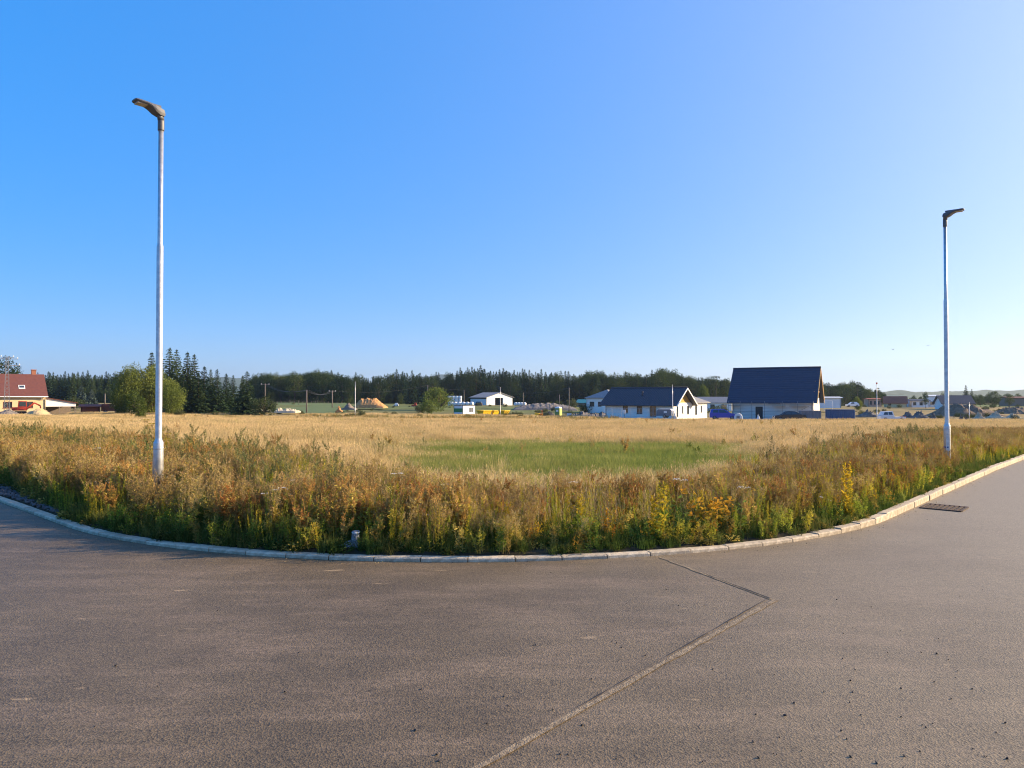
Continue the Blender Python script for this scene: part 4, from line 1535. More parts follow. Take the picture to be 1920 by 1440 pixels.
def hip_roof(parent, x0, x1, y0, y1, ze, zr, m, ov=0.4, ridge=None, name='roof'):
    w = y1 - y0
    l = x1 - x0
    if l >= w:
        a, c = (x0 + w / 2, (y0 + y1) / 2), (x1 - w / 2, (y0 + y1) / 2)
    else:
        a, c = ((x0 + x1) / 2, y0 + l / 2), ((x0 + x1) / 2, y1 - l / 2)
    q = [(x0 - ov, y0 - ov, ze), (x1 + ov, y0 - ov, ze), (x1 + ov, y1 + ov, ze), (x0 - ov, y1 + ov, ze)]
    vs = q + [(p[0], p[1], ze - 0.15) for p in q] + [(a[0], a[1], zr), (c[0], c[1], zr)]
    F = [(0, 1, 9, 8), (2, 3, 8, 9), (1, 2, 9), (3, 0, 8), (4, 7, 6, 5), (0, 4, 5, 1), (1, 5, 6, 2), (2, 6, 7, 3), (3, 7, 4, 0)]
    if l < w:
        F[:4] = [(0, 1, 8), (1, 2, 9, 8), (2, 3, 9), (3, 0, 8, 9)]
    return MB().add(vs, F).build(name, m, parent)


def base_at(px, Y, py=None):
    """ground point seen at column px; py raises or lowers it to a pixel row"""
    x, y, z = at(px, Y)
    if py is not None:
        z = Zpx(py, Y)
    return (x, y, z)


# ------------------------------------------------------------------ red-roofed house at the left edge
hx = thing('red_roof_house', 'cream house with steep red-brown roof and chimney at the left edge', 'house', base_at(86, 135, 774), R(41))
# local x runs right along the front; the right corner of the front sits at the origin
L, Wd, he, hr = 13.0, 8.5, 3.55, 7.3
holes = [(L - 6.6, L - 5.2, 0.95, 2.1), (L - 3.2, L - 2.0, 0.95, 2.1), (2.0, 3.2, 0.95, 2.1)]
W_ = wall(hx, (-L, 0), (0, 0), he, holes, M['render_cream'])
for q in holes:
    window(hx, W_, q, M['frame_red'])
wall(hx, (0, 0), (0, Wd), he, [], M['render_cream'])
wall(hx, (0, Wd), (-L, Wd), he, [], M['render_cream'])
wall(hx, (-L, Wd), (-L, 0), he, [], M['render_cream'])
gable(hx, 0, Wd, he, hr - 0.2, M['render_cream'])
gable(hx, -L, Wd, he, hr - 0.2, M['render_cream'], sgn=-1)
rf = gable_roof(hx, L, Wd, he, hr, M['roof_red'], 0.55, 0.3, x0=-L)
ch = MB()
ch.box(-1.75, -1.0, Wd / 2 - 0.1, Wd / 2 + 0.6, hr - 0.7, hr + 0.75).box(-1.82, -0.93, Wd / 2 - 0.17, Wd / 2 + 0.67, hr + 0.75, hr + 0.9)
ch.build('chimney', M['brick'], rf)
k = (hr - he) / (Wd / 2)
for u in (-3.6, -8.2):
    sk_ = MB()
    y0_, y1_ = 1.05, 1.75
    sk_.add([(u - 0.5, y0_, he + k * y0_ + 0.10), (u + 0.5, y0_, he + k * y0_ + 0.10), (u + 0.5, y1_, he + k * y1_ + 0.10), (u - 0.5, y1_, he + k * y1_ + 0.10)] + [(u - 0.5, y0_, he + k * y0_ - 0.05), (u + 0.5, y0_, he + k * y0_ - 0.05), (u + 0.5, y1_, he + k * y1_ - 0.05), (u - 0.5, y1_, he + k * y1_ - 0.05)], [(0, 1, 2, 3), (4, 7, 6, 5), (0, 4, 5, 1), (1, 5, 6, 2), (2, 6, 7, 3), (3, 7, 4, 0)])
    s1 = sk_.build('skylight', M['frame_white'], rf)
    e = 0.12
    MB().add([(u - 0.5 + e, y0_ + e, he + k * (y0_ + e) + 0.115), (u + 0.5 - e, y0_ + e, he + k * (y0_ + e) + 0.115), (u + 0.5 - e, y1_ - e, he + k * (y1_ - e) + 0.115), (u - 0.5 + e, y1_ - e, he + k * (y1_ - e) + 0.115)], [(0, 1, 2, 3)]).build('pane', M['glass'], s1)
zg = he - k * 0.55
MB().tube([(-L - 0.3, -0.62, zg - 0.05), (0.3, -0.62, zg - 0.05)], 0.09, 8).build('gutter', M['frame_white'], hx, True)
MB().tube([(-0.9, -0.6, zg - 0.1), (-0.6, -0.2, zg - 0.55), (-0.12, -0.1, zg - 0.55), (-0.12, -0.1, 0)], 0.06, 8).build('downpipe', M['steel'], hx, True)
# lean-to on the right, open below as a carport
ax = 5.0
MB().prism([(0.02, 1.15), (ax, 1.15), (ax, 1.75), (0.02, 2.75)], 0.6, 0.8, 'y').build('annex_wall', M['render_white'], hx)
MB().prism([(0.02, 2.76), (ax + 0.3, 1.74), (ax + 0.3, 1.86), (0.02, 2.90)], 0.3, 6.0, 'y').build('annex_roof', M['roof_red'], hx)
MB().box(0.02, ax, 5.6, 5.8, -0.3, 1.6).build('annex_back', M['oldwood'], hx)
for u in (2.3, ax - 0.1):
    MB().box(u - 0.07, u + 0.07, 0.62, 0.76, -0.3, 1.15).build('annex_post', M['oldwood'], hx)


# ------------------------------------------------------------------ white bungalow with dark tiles (right of the middle)
bw = thing('white_bungalow', 'white bungalow with dark pantile roof and yellow board gable', 'house', base_at(1262, 128, 783), R(-36))
L, Wd, he, hr = 13.6, 8.4, 2.62, 5.35
holes = [(L - 9.9, L - 8.9, 0.7, 2.0), (L - 7.1, L - 6.0, 0.6, 2.0), (L - 4.6, L - 3.2, 0.0, 2.1)]
W_ = wall(bw, (-L, 0), (0, 0), he, holes, M['render_white'])
window(bw, W_, holes[0], M['frame_dark'])
window(bw, W_, holes[1], M['frame_dark'])
window(bw, W_, holes[2], M['frame_white'], bars=1, name='door')
he2 = [(1.6, 2.3, 0.1, 2.0), (4.0, 4.6, 0.7, 2.0), (6.3, 7.3, 0.5, 2.0), (10.2, 11.2, 0.3, 2.0), (13.0, 13.7, 0.7, 2.0)]
D2 = 16.4
W_ = wall(bw, (0, 0), (0, D2), he, he2, M['render_white'])
for q in he2:
    window(bw, W_, q, M['frame_dark'], bars=0)
wall(bw, (0, D2), (-8, D2), he, [], M['render_white'])
wall(bw, (-8, D2), (-8, Wd), he, [], M['render_white'])
wall(bw, (-8, Wd), (-L, Wd), he, [], M['render_white'])
wall(bw, (-L, Wd), (-L, 0), he, [], M['render_white'])
gable(bw, -0.1, Wd, he, hr - 0.25, M['osb'])
gable(bw, -L, Wd, he, hr - 0.25, M['render_white'], sgn=-1)
rf = gable_roof(bw, L, Wd, he, hr, M['roof_dark'], 0.75, 1.0, x0=-L, wave=0.06, period=0.34)
MB().tube([(-L - 1.0, Wd / 2, hr + 0.05), (1.0, Wd / 2, hr + 0.05)], 0.14, 8).build('ridge_cap', M['roof_dark'], rf, True)
for sgn in (-1, 1):
    ye = Wd / 2 + sgn * (Wd / 2 + 0.75)
    kz = (hr - he) / (Wd / 2)
    MB().bar((1.02, Wd / 2, hr - 0.12), (1.02, ye, he - kz * 0.75 - 0.12), 0.06, 0.26).build('barge_board', M['frame_white'], rf)
MB().lathe([(0.16, 4.0), (0.16, 4.62), (0.2, 4.64), (0.2, 4.72), (0.05, 4.75)], 10, -6.9, 2.0).build('vent', M['roof_dark'], rf)
hip_roof(bw, -8, 0, Wd + 0.6, D2, he, 4.6, M['roof_grey'], 0.5, name='wing_roof')

# ------------------------------------------------------------------ block house with the tall dark roof
kb = thing('block_house', 'unfinished pale block house with tall dark blue-grey roof and timber gable', 'house', base_at(1524, 118, 787), R(-30))
L, Wd, he, hr = 13.0, 8.6, 3.55, 8.75
holes = [(L - 7.0, L - 5.1, 2.55, 3.55), (L - 9.1, L - 7.9, 0.0, 2.1)]
W_ = wall(kb, (-L, 0), (0, 0), he, holes, M['block'])
window(kb, W_, (holes[0][0], holes[0][1], 2.6, 3.5), M['oldwood'], glass=True)
d_ = MB()
d_.box(-9.1 + 0.0, -7.9, 0.1, 0.16, 0, 2.08)
d_.build('door', M['frame_dark'], kb)
for q in np.arange(0.25, 3.5, 0.25):          # courses of blocks, joints proud as thin mortar beads
    segs = [(-L, 0.0)]
    for hh in holes:
        if hh[2] - 0.02 < q < hh[3] + 0.02:
            segs = [g for a, c in segs for g in ((a, min(c, -L + hh[0])), (max(a, -L + hh[1]), c)) if g[1] > g[0]]
    b = MB()
    for a, c in segs:
        b.box(a, c, -0.006, 0.02, q - 0.012, q + 0.012)
    b.build('mortar_course', M['mortar'], kb)
hg = [(1.2, 2.2, 0.2, 1.3), (4.2, 5.4, 0.2, 1.3)]
W_ = wall(kb, (0, 0), (0, Wd), he, hg, M['block'])
for q in hg:
    window(kb, W_, q, M['oldwood'], bars=0)
wall(kb, (0, Wd), (-L, Wd), he, [], M['block'])
wall(kb, (-L, Wd), (-L, 0), he, [], M['block'])
gable(kb, -L, Wd, he, hr - 0.3, M['timber'], sgn=-1)
gable(kb, -0.6, Wd, he, hr - 0.3, M['oldwood'])
rf = gable_roof(kb, L, Wd, he, hr, M['roof_navy'], 0.6, 0.75, x0=-L)
kz = (hr - he) / (Wd / 2)
for q in np.arange(0.5, 6.4, 0.42):            # sheet laps across the front slope
    t = q / 6.6
    y_ = -0.6 + t * (Wd / 2 + 0.6)
    z_ = he - kz * 0.6 + kz * (y_ + 0.6)
    MB().box(-L - 0.75, 0.75, y_ - 0.02, y_ + 0.02, z_ - 0.02, z_ + 0.04).build('sheet_lap', M['roof_navy'], rf)
MB().tube([(-L - 0.75, Wd / 2, hr + 0.04), (0.75, Wd / 2, hr + 0.04)], 0.13, 8).build('ridge_cap', M['roof_navy'], rf, True)
for sgn in (-1, 1):
    ye = Wd / 2 + sgn * (Wd / 2 + 0.6)
    MB().bar((0.72, Wd / 2, hr - 0.16), (0.72, ye, he - kz * 0.6 - 0.16), 0.1, 0.24).build('rafter', M['timber'], kb)
for z_ in (4.6, 6.3):
    yy = (z_ - he) / kz
    MB().bar((0.1, yy, z_), (0.1, Wd - yy, z_), 0.12, 0.2).build('tie_beam', M['timber'], kb)
for yy in (2.6, 4.3, 6.0):
    MB().bar((0.05, yy, he), (0.05, yy, he + kz * min(yy, Wd - yy) - 0.3), 0.12, 0.14).build('stud', M['timber'], kb)
# scaffold in front of the block house
sf = thing('scaffold', 'thin steel scaffold standing along the front of the block house', 'scaffold', base_at(1524, 118, 787), R(-30))
for u in (-13.4, -11.4, -9.5, -7.4, -4.6, -2.2, 0.2):
    MB().tube([(u, -1.0, -0.3), (u, -1.0, 3.0)], 0.035, 6).build('upright', M['steel'], sf, True)
for z_, u0, u1 in ((2.62, -13.4, 0.2), (1.3, -13.4, -9.2), (1.25, -7.6, 0.2)):
    MB().tube([(u0, -1.02, z_), (u1, -1.02, z_)], 0.035, 6).build('rail', M['steel'], sf, True)
for u0, u1 in ((-13.4, -11.4), (-6.2, -4.2), (-3.5, -0.8)):
    MB().box(u0, u1, -1.15, -0.2, 2.2, 2.26).build('deck_board', M['oldwood'], sf)
MB().tube([(-2.2, -1.0, 1.3), (0.2, -1.0, 2.6)], 0.03, 6).build('brace', M['steel'], sf, True)
gf = thing('goalpost_scaffold', 'white goalpost-like tube frame right of the block house', 'scaffold', base_at(1545, 116, 771), R(-5))
MB().tube([(0, 0, 0), (0, 0, 1.7), (1.25, 0, 1.7), (1.25, 0, 0)], 0.045, 6).build('frame', M['frame_white'], gf)


# ------------------------------------------------------------------ plain helper for lesser buildings
def simple_house(name, label, px, Y, base, L, W, he, hr, rz, mw, mr, cat='house', hip=False, wins=(), door=None, ov=0.4):
    """front right corner at the pixel column"""
    t = thing(name, label, cat, base_at(px, Y, base), R(rz))
    hs_ = [(u, u + w, z0, z1) for u, w, z0, z1 in wins]
    W_ = wall(t, (-L, 0), (0, 0), he, hs_ + ([door] if door else []), mw)
    for q in hs_:
        window(t, W_, q, M['frame_dark'], bars=0)
    wall(t, (0, 0), (0, W), he, [], mw)
    wall(t, (0, W), (-L, W), he, [], mw)
    wall(t, (-L, W), (-L, 0), he, [], mw)
    if hip:
        hip_roof(t, -L, 0, 0, W, he, hr, mr, ov)
    else:
        gable(t, 0, W, he, hr - 0.1, mw)
        gable(t, -L, W, he, hr - 0.1, mw, sgn=-1)
        gable_roof(t, L, W, he, hr, mr, ov, ov, x0=-L)
    return t


# white farm hall in the middle: its gable faces right-front, so its "front" here is the long left wall
fh = thing('farm_hall', 'long white farm hall with pale roof and open dark doorway', 'barn', base_at(912, 285, 762), R(-42))
L, Wd, he, hr = 9.0, 15.5, 3.7, 5.6
wall(fh, (-L, 0), (0, 0), he, [], M['sheet_white'])
W_ = wall(fh, (0, 0), (0, Wd), he, [(5.0, 9.6, -0.3, 3.4)], M['sheet_white'])
wall(fh, (0, Wd), (-L, Wd), he, [], M['sheet_white'])
wall(fh, (-L, Wd), (-L, 0), he, [], M['sheet_white'])
gable(fh, 0, Wd, he, hr - 0.1, M['sheet_white'])
gable(fh, -L, Wd, he, hr - 0.1, M['sheet_white'], sgn=-1)
gable_roof(fh, L, Wd, he, hr, M['roof_grey'], 0.5, 0.5, x0=-L)
MB().box(-L, 0.1, -0.03, -0.005, he - 0.75, he - 0.35).build('trim', M['frame_dark'], fh)
MB().box(0.06, 0.14, 9.7, 12.6, 0, 3.3).build('sliding_door', M['sheet_white'], fh)

simple_house('hip_roof_house', 'house with pale hipped roof half hidden behind the bungalow', 1150, 185, 768, 8.0, 9.0, 3.0, 5.2, -36, M['render_white'], M['roof_grey'], hip=True, wins=((1.0, 1.4, 0.8, 2.0), (3.5, 1.0, 0.8, 2.0)))
simple_house('grey_house', 'low white house with grey roof between bungalow and block house', 1372, 205, 771, 9.5, 8.0, 2.6, 4.1, -20, M['render_white'], M['roof_grey'], wins=((1.0, 1.2, 0.7, 1.9), (3.6, 1.2, 0.7, 1.9), (6.6, 1.5, 0.5, 1.9)))
simple_house('long_shed', 'long white shed behind the timber gable of the block house', 1577, 195, 759, 6.5, 6.0, 2.0, 2.2, -10, M['sheet_white'], M['sheet_white'], 'shed')
simple_house('teal_barn', 'low barn with teal roof left of the bungalow', 1112, 250, 764, 6.0, 7.0, 1.7, 2.8, -20, M['oldwood'], M['teal'], 'barn')
simple_house('pink_house', 'small pink house below the wooded rise', 1653, 265, 760, 4.6, 5.0, 2.4, 2.6, -8, mat('pink_render', (0.62, 0.36, 0.26), (0.55, 0.32, 0.23), 2), M['roof_orange'], wins=((0.5, 0.7, 0.3, 1.6), (1.9, 0.7, 0.3, 1.6), (3.2, 0.7, 0.3, 1.6)))
simple_house('orange_roof_house', 'low house with long orange-red roof at the right', 1700, 240, 762, 6.6, 6.0, 1.3, 3.4, -25, M['render_cream'], M['roof_orange'], wins=((1.0, 1.0, 0.3, 1.1),))
simple_house('blue_annex', 'dark low building joining the white warehouse', 1742, 242, 763, 5.6, 5.0, 2.2, 2.7, -10, M['render_white'], M['roof_dark'], wins=((0.6, 1.0, 0.6, 1.6), (2.6, 1.0, 0.6, 1.6)))
wh = simple_house('warehouse', 'white flat-roofed warehouse behind the right lamp', 1764, 245, 764, 4.4, 12.0, 4.0, 4.3, -34, M['sheet_white'], M['sheet_white'], 'warehouse', wins=((1.2, 1.2, 1.0, 2.0),))
for k in range(7):
    MB().box(0.005, 0.06, 0.8 + k * 1.6, 0.9 + k * 1.6, 0, 4.0).build('panel_rib', M['steel'], wh)
simple_house('dark_roof_house', 'house with wide dark roof behind the brown earth mound', 1824, 215, 768, 8.2, 6.5, 2.2, 4.3, -12, M['render_white'], M['roof_dark'], ov=0.6)
simple_house('edge_house', 'long brown-roofed house at the right edge', 1935, 260, 757, 8.0, 6.0, 2.2, 2.6, -5, M['oldwood'], M['roof_red'])
simple_house('garden_shed', 'small brown wooden shed before the grey-blue spruce', 186, 150, 770, 3.3, 2.6, 1.0, 1.35, 25, M['frame_red'], M['frame_red'], 'shed')

# ------------------------------------------------------------------ masts and power poles
def mast(label, px, Y, top, base=None, cap=None, r0=0.07, group='bare lamp masts on the building plots', m='galv'):
    b = base_at(px, Y, base)
    H = Zpx(top, Y) - b[2]
    t = thing('mast', label, 'mast', b, 0, group)
    MB().lathe([(r0, -0.3), (r0, 1.0), (r0 * 0.72, 1.06), (r0 * 0.7, H * 0.68), (r0 * 0.55, H * 0.69), (r0 * 0.5, H)], 10).build('tube', M[m], t, True)
    if cap:
        MB().lathe([(0.06, H - 0.03), (0.13, H + 0.12), (0.13, H + 0.2), (0.05, H + 0.24)], 10).build('cap', M[cap], t, True)
    else:
        MB().lathe([(r0 * 0.6, H - 0.1), (r0 * 0.6, H + 0.02), (r0 * 0.2, H + 0.05)], 10).build('cap', M[m], t, True)
    return t


mast('bare galvanised mast left of the orange chip heap', 666, 122, 716, 779)
mast('bare galvanised mast in front of the white farm hall', 938, 130, 727, 781)
mast('bare galvanised mast in front of the white bungalow', 1261, 112, 722, 785)
mast('slim mast with red cap right of the containers', 1644, 111, 720, 788, cap='red_paint')
mast('short grey post in front of the brown earth mound', 1817, 100, 755, 789, r0=0.06, group=None)


def power_pole(label, px, Y, top, base, arm=1.6, tilt=0.0, ins=3, group='wooden power poles'):
    b = base_at(px, Y, base)
    H = Zpx(top, Y) - b[2]
    t = thing('power_pole', label, 'power pole', b, R(20), group)
    MB().tube([(0, 0, -0.3), (tilt, 0, H)], [0.15, 0.10], 8).build('pole', M['oldwood'], t, True)
    if arm:
        MB().bar((-arm / 2 + tilt, 0.13, H - 0.35), (arm / 2 + tilt, 0.13, H - 0.35), 0.12).build('crossarm', M['oldwood'], t)
        for k in range(ins):
            u = -arm / 2 + 0.1 + (arm - 0.2) * k / max(1, ins - 1)
            MB().lathe([(0.05, H - 0.3), (0.07, H - 0.2), (0.06, H - 0.05), (0.02, H)], 8, u + tilt, 0.13).build('insulator', M['frame_white'], t, True)
    return (b[0], b[1], b[2] + H - 0.05)


pp = [power_pole('wooden power pole with crossarm above the juniper-like shrub', 497, 215, 719, 763, 2.4),
      power_pole('wooden power pole in the grass right of the spruces', 575, 150, 731, 771, 0),
      power_pole('wooden power pole with white insulators on the green strip', 623, 190, 732, 762, 1.8)]
pf = [power_pole('pale pole standing behind the brown shed', 197, 180, 738, 765, 0),
      power_pole('thin pole behind the low willow bush', 802, 230, 722, 757, 0.0),
      power_pole('thin pole left of the white farm hall', 870, 250, 731, 757, 0.0),
      power_pole('slim wooden pole right of the white farm hall', 981, 250, 736, 760, 0.0),
      power_pole('slim wooden pole left of the small leafy tree', 1067, 200, 727, 769, 0.0),
      power_pole('far thin pole on the bank behind the rubble', 1049, 230, 740, 758, 0.0)]


def wire(a, b, label, sag=1.0, dz=0.0, dx=0.0, group='overhead wires between the power poles'):
    P = []
    for k in range(13):
        t = k / 12
        P.append((a[0] + (b[0] - a[0]) * t + dx, a[1] + (b[1] - a[1]) * t, a[2] + (b[2] - a[2]) * t - sag * 4 * t * (1 - t) + dz))
    o = MB().tube(P, 0.013, 4).build('overhead_wire', M['wire'], None)
    return tag(o, label, 'wire', group)


for k, off_ in enumerate((-0.8, 0.0, 0.8)):
    wire(pp[0], pp[1], ['left', 'middle', 'right'][k] + ' thin wire sagging between the two left wooden power poles', 1.2, dx=off_ * 0.6, group='wires between the two left wooden power poles')
    wire(pp[1], pp[2], ['left', 'middle', 'right'][k] + ' thin wire sagging between the middle and right wooden power poles', 1.0, dx=off_ * 0.6, group='wires between the middle and right wooden power poles')
farp = (X_at(340, 240), 240, Zpx(712, 240))
wire(pp[0], farp, 'thin wire running from the left wooden pole behind the spruces', 1.0)
wire(pf[1], pf[2], 'thin wire before the wood left of the white hall', 0.4)
wire(pf[2], pf[3], 'thin wire in front of the forest above the white hall', 0.5, dz=0.4)
wire(pf[3], pf[4], 'thin wire in front of the forest right of the white hall', 0.6)
wire(pp[2], pf[1], 'long thin wire passing behind the orange chip heap', 1.2)

# lattice mast beside the red-roofed house
b0 = base_at(13, 128, 775)
H = Zpx(668, 128) - b0[2]
lm = thing('lattice_mast', 'steel lattice power mast with crossarms at the left edge', 'power mast', b0, R(35))
legs = []
for sx in (-1, 1):
    for sy in (-1, 1):
        MB().bar((sx * 0.42, sy * 0.42, -0.3), (sx * 0.17, sy * 0.17, H), 0.09).build('leg', M['steel'], lm)
n = 15
for k in range(n):
    z0_, z1_ = H * k / n, H * (k + 1) / n
    w0_, w1_ = 0.42 - 0.25 * k / n, 0.42 - 0.25 * (k + 1) / n
    b = MB()
    for a, c in (((-1, -1), (1, -1)), ((1, -1), (1, 1)), ((1, 1), (-1, 1)), ((-1, 1), (-1, -1))):
        if k % 2:
            a, c = c, a
        b.bar((a[0] * w0_, a[1] * w0_, z0_), (c[0] * w1_, c[1] * w1_, z1_), 0.045)
    b.build('lacing', M['steel'], lm)
for z_, a_ in ((H - 0.15, 1.0), (H - 0.45, 1.6), (H - 1.6, 1.9)):
    MB().bar((-a_, 0, z_), (a_, 0, z_), 0.10).build('crossarm', M['steel'], lm)
    for u in (-a_ + 0.1, a_ - 0.1):
        MB().lathe([(0.05, z_ + 0.05), (0.08, z_ + 0.1), (0.07, z_ + 0.3), (0.02, z_ + 0.33)], 8, u, 0).build('insulator', M['frame_white'], lm, True)

# ------------------------------------------------------------------ heaps
def heap(name, label, px0, px1, Y, top, m, cat='mound', base=None, depth=0.8, rough=0.12, seed=0, group=None, peaks=None):
    x0, x1 = X_at(px0, Y), X_at(px1, Y)
    xc, w = (x0 + x1) / 2, abs(x1 - x0) / 2
    zb = Zpx(base, Y) if base else min(g1(x0, Y), g1(x1, Y))
    h = Zpx(top, Y) - zb
    nu, nv = 46, 18
    U, V = np.meshgrid(np.linspace(-1, 1, nu), np.linspace(-1, 1, nv))
    prof = np.zeros_like(U)
    for (c, s, a) in (peaks or [(0, 0.5, 1.0)]):
        prof = np.maximum(prof, a * np.exp(-((U - c) / s) ** 2))
    edge = np.clip(1 - U ** 2, 0, 1) ** 0.6 * np.clip(1 - V ** 2, 0, 1) ** 0.8
    r = np.random.default_rng(seed)
    nz = wob(U * 9, V * 5, 1, seed) * 0.6 + wob(U * 23, V * 13, 1, seed + 3) * 0.4 + r.normal(0, 0.25, U.shape)
    Zh = (prof * edge * (1 + rough * nz) + rough * 0.35 * np.abs(nz) * edge) * h
    Zh -= 0.3 * (edge < 1e-6)
    o = link(name, grid_mesh(name, U * w, V * w * depth, Zh, m, False), None, (xc, Y, zb))
    return tag(o, label, cat, group)


heap('sand_heap', 'pale sand heap in front of the red-roofed house', 46, 100, 122, 766, M['sand'], base=779, peaks=[(0.1, 0.5, 1), (-0.5, 0.3, 0.75)], seed=1)
heap('rubble_heap', 'grey rubble beside the lattice mast', -10, 40, 121, 769, M['rubble'], base=778, seed=2, rough=0.3)
heap('chip_heap', 'orange heap of wood chips in front of the dark wood', 666, 724, 205, 745, M['chips'], 'wood heap', base=763, rough=0.16, seed=3, peaks=[(-0.55, 0.45, 1.0), (0.3, 0.6, 0.9), (0, 1.2, 0.85)])
heap('log_heap', 'low brown log heap left of the orange chip heap', 640, 668, 185, 757, M['oldwood'], 'wood heap', base=766, rough=0.3, seed=4)
heap('stump_heap', 'small orange-brown stump in the grass', 630, 642, 160, 763, M['chips'], 'wood heap', base=770, rough=0.4, seed=5)
heap('white_rubble', 'pale broken concrete left of the green strip', 516, 560, 150, 765, M['concrete'], 'rubble', base=771, rough=0.9, seed=6, peaks=[(-0.6, 0.25, 1), (0.1, 0.3, 0.7), (0.6, 0.3, 0.6), (0, 2, 0.35)])
heap('earth_bank', 'long low dark earth bank before the white farm hall', 962, 1080, 215, 757, M['rubble'], base=767, rough=0.3, seed=7, peaks=[(0, 2, 1)])
heap('rubble_bank', 'dark rubble bank between the green toilet and the small machine', 1016, 1042, 160, 774, M['rubble'], base=783, rough=0.5, seed=8, peaks=[(0, 2, 1)])
heap('rubble_ridge', 'dark rubble ridge left of the white bungalow', 1056, 1142, 150, 770, M['rubble'], base=784, rough=0.5, seed=9, peaks=[(0.75, 0.3, 1), (0, 1.5, 0.55)])
heap('brown_mound', 'large brown earth mound behind the right lamp', 1735, 1870, 165, 757, M['earth'], base=780, rough=0.16, seed=10, peaks=[(-0.25, 0.3, 1), (0.15, 0.3, 0.95), (0.5, 0.35, 0.7)])
heap('reddish_mound', 'reddish earth mound near the right edge', 1850, 1950, 185, 764, M['earth'], base=777, rough=0.25, seed=11)
for k, (a, c, Y, t_, b_) in enumerate([(1608, 1646, 150, 771, 779), (1690, 1714, 140, 773, 781), (1705, 1742, 138, 774, 783), (1740, 1758, 128, 777, 787), (1795, 1808, 118, 780, 790), (1806, 1816, 118, 782, 790), (1765, 1790, 135, 784, 789)]):
    heap('dark_heap', ['dark rubble heap right of the blue container', 'dark heap directly right of the white pickup', 'second dark heap right of the white pickup', 'dark heap just left of the right lamp mast', 'round dark lump left of the short grey post', 'round dark lump touching the short grey post', 'flat dark heap behind the right lamp mast'][k], a, c, Y, t_, M['rubble'], base=b_, rough=0.5, seed=20 + k, group='dark rubble heaps on the plots at the right')
for k, (a, c, Y, t_, b_) in enumerate([(1825, 1845, 130, 776, 784), (1852, 1880, 135, 775, 782), (1882, 1915, 140, 778, 784)]):
    heap('concrete_pieces', ['pale concrete pieces right of the short grey post', 'middle pile of pale concrete pieces at the right', 'flat pile of pale concrete pieces at the right edge'][k], a, c, Y, t_, M['concrete'], 'rubble', base=b_, rough=0.8, seed=40 + k, group='concrete pieces at the right')
sb = thing('sand_strip', 'pale bare sand strip right of the short grey post', 'sand', base_at(1840, 110, 789))
MB().box(-2.0, 2.4, -1, 1, -0.3, 0.1).build('bed', M['sand'], sb)

# ------------------------------------------------------------------ site cabin, skips, toilet, bales
cb = thing('site_cabin', 'white site cabin with green panel on its dark-framed end', 'cabin', base_at(868, 165, 781), R(-42))
MB().box(-3.0, 0, 0, 3.9, 0.1, 2.45).build('box', M['sheet_white'], cb)
MB().box(-3.03, 0.05, -0.03, 3.95, 2.45, 2.56).box(-3.03, -2.9, -0.03, 0.0, 0.05, 2.45).box(-0.1, 0.03, -0.03, 0.0, 0.05, 2.45).box(-2.9, -0.1, -0.03, 0.0, 0.05, 0.2).build('frame', M['frame_dark'], cb)
MB().box(-2.9, -0.1, -0.025, -0.004, 1.0, 1.85).build('green_panel', M['green_paint'], cb)
for u in (2.1, 2.75):
    w_ = MB().box(0.004, 0.05, u, u + 0.4, 1.0, 2.0).build('window', M['frame_dark'], cb)
    MB().box(0.05, 0.056, u + 0.06, u + 0.34, 1.08, 1.92).build('pane', M['glass'], w_)


def skip(label, px, Y, base, L=3.2, W=1.9, h=1.35, rz=-42):
    t = thing('skip', label, 'skip', base_at(px, Y, base), R(rz), 'yellow skips by the site cabin')
    b = MB()
    lo = [(-L + 0.45, 0.12, 0.1), (-0.45, 0.12, 0.1), (-0.45, W - 0.12, 0.1), (-L + 0.45, W - 0.12, 0.1)]
    hi = [(-L, 0, h), (0, 0, h), (0, W, h), (-L, W, h)]
    ih = [(-L + 0.08, 0.08, h), (-0.08, 0.08, h), (-0.08, W - 0.08, h), (-L + 0.08, W - 0.08, h)]
    il = [(-L + 0.5, 0.2, 0.3), (-0.5, 0.2, 0.3), (-0.5, W - 0.2, 0.3), (-L + 0.5, W - 0.2, 0.3)]
    b.loft([lo, hi, ih, il])
    b.build('tub', M['yellow_paint'], t)
    r_ = MB()
    r_.box(-L - 0.05, 0.05, -0.06, 0.0, h - 0.12, h + 0.02).box(-L - 0.05, 0.05, W, W + 0.06, h - 0.12, h + 0.02).box(0.0, 0.06, 0, W, h - 0.12, h + 0.022).box(-L - 0.06, -L, 0, W, h - 0.12, h + 0.022)
    r_.build('rim', M['yellow_paint'], t)
    for u in (-L * 0.3, -L * 0.7):
        MB().box(u - 0.05, u + 0.05, -0.1, 0.1, 0.3, h - 0.1).build('lug', M['yellow_paint'], t)
    return t


skip('leftmost yellow skip, right next to the site cabin', 907, 160, 781, 2.2, 2.6)
skip('middle yellow skip beside the site cabin', 927, 163, 781, 1.0, 1.7)
skip('right yellow skip in front of the bare mast', 946, 160, 781, 1.8, 1.8)

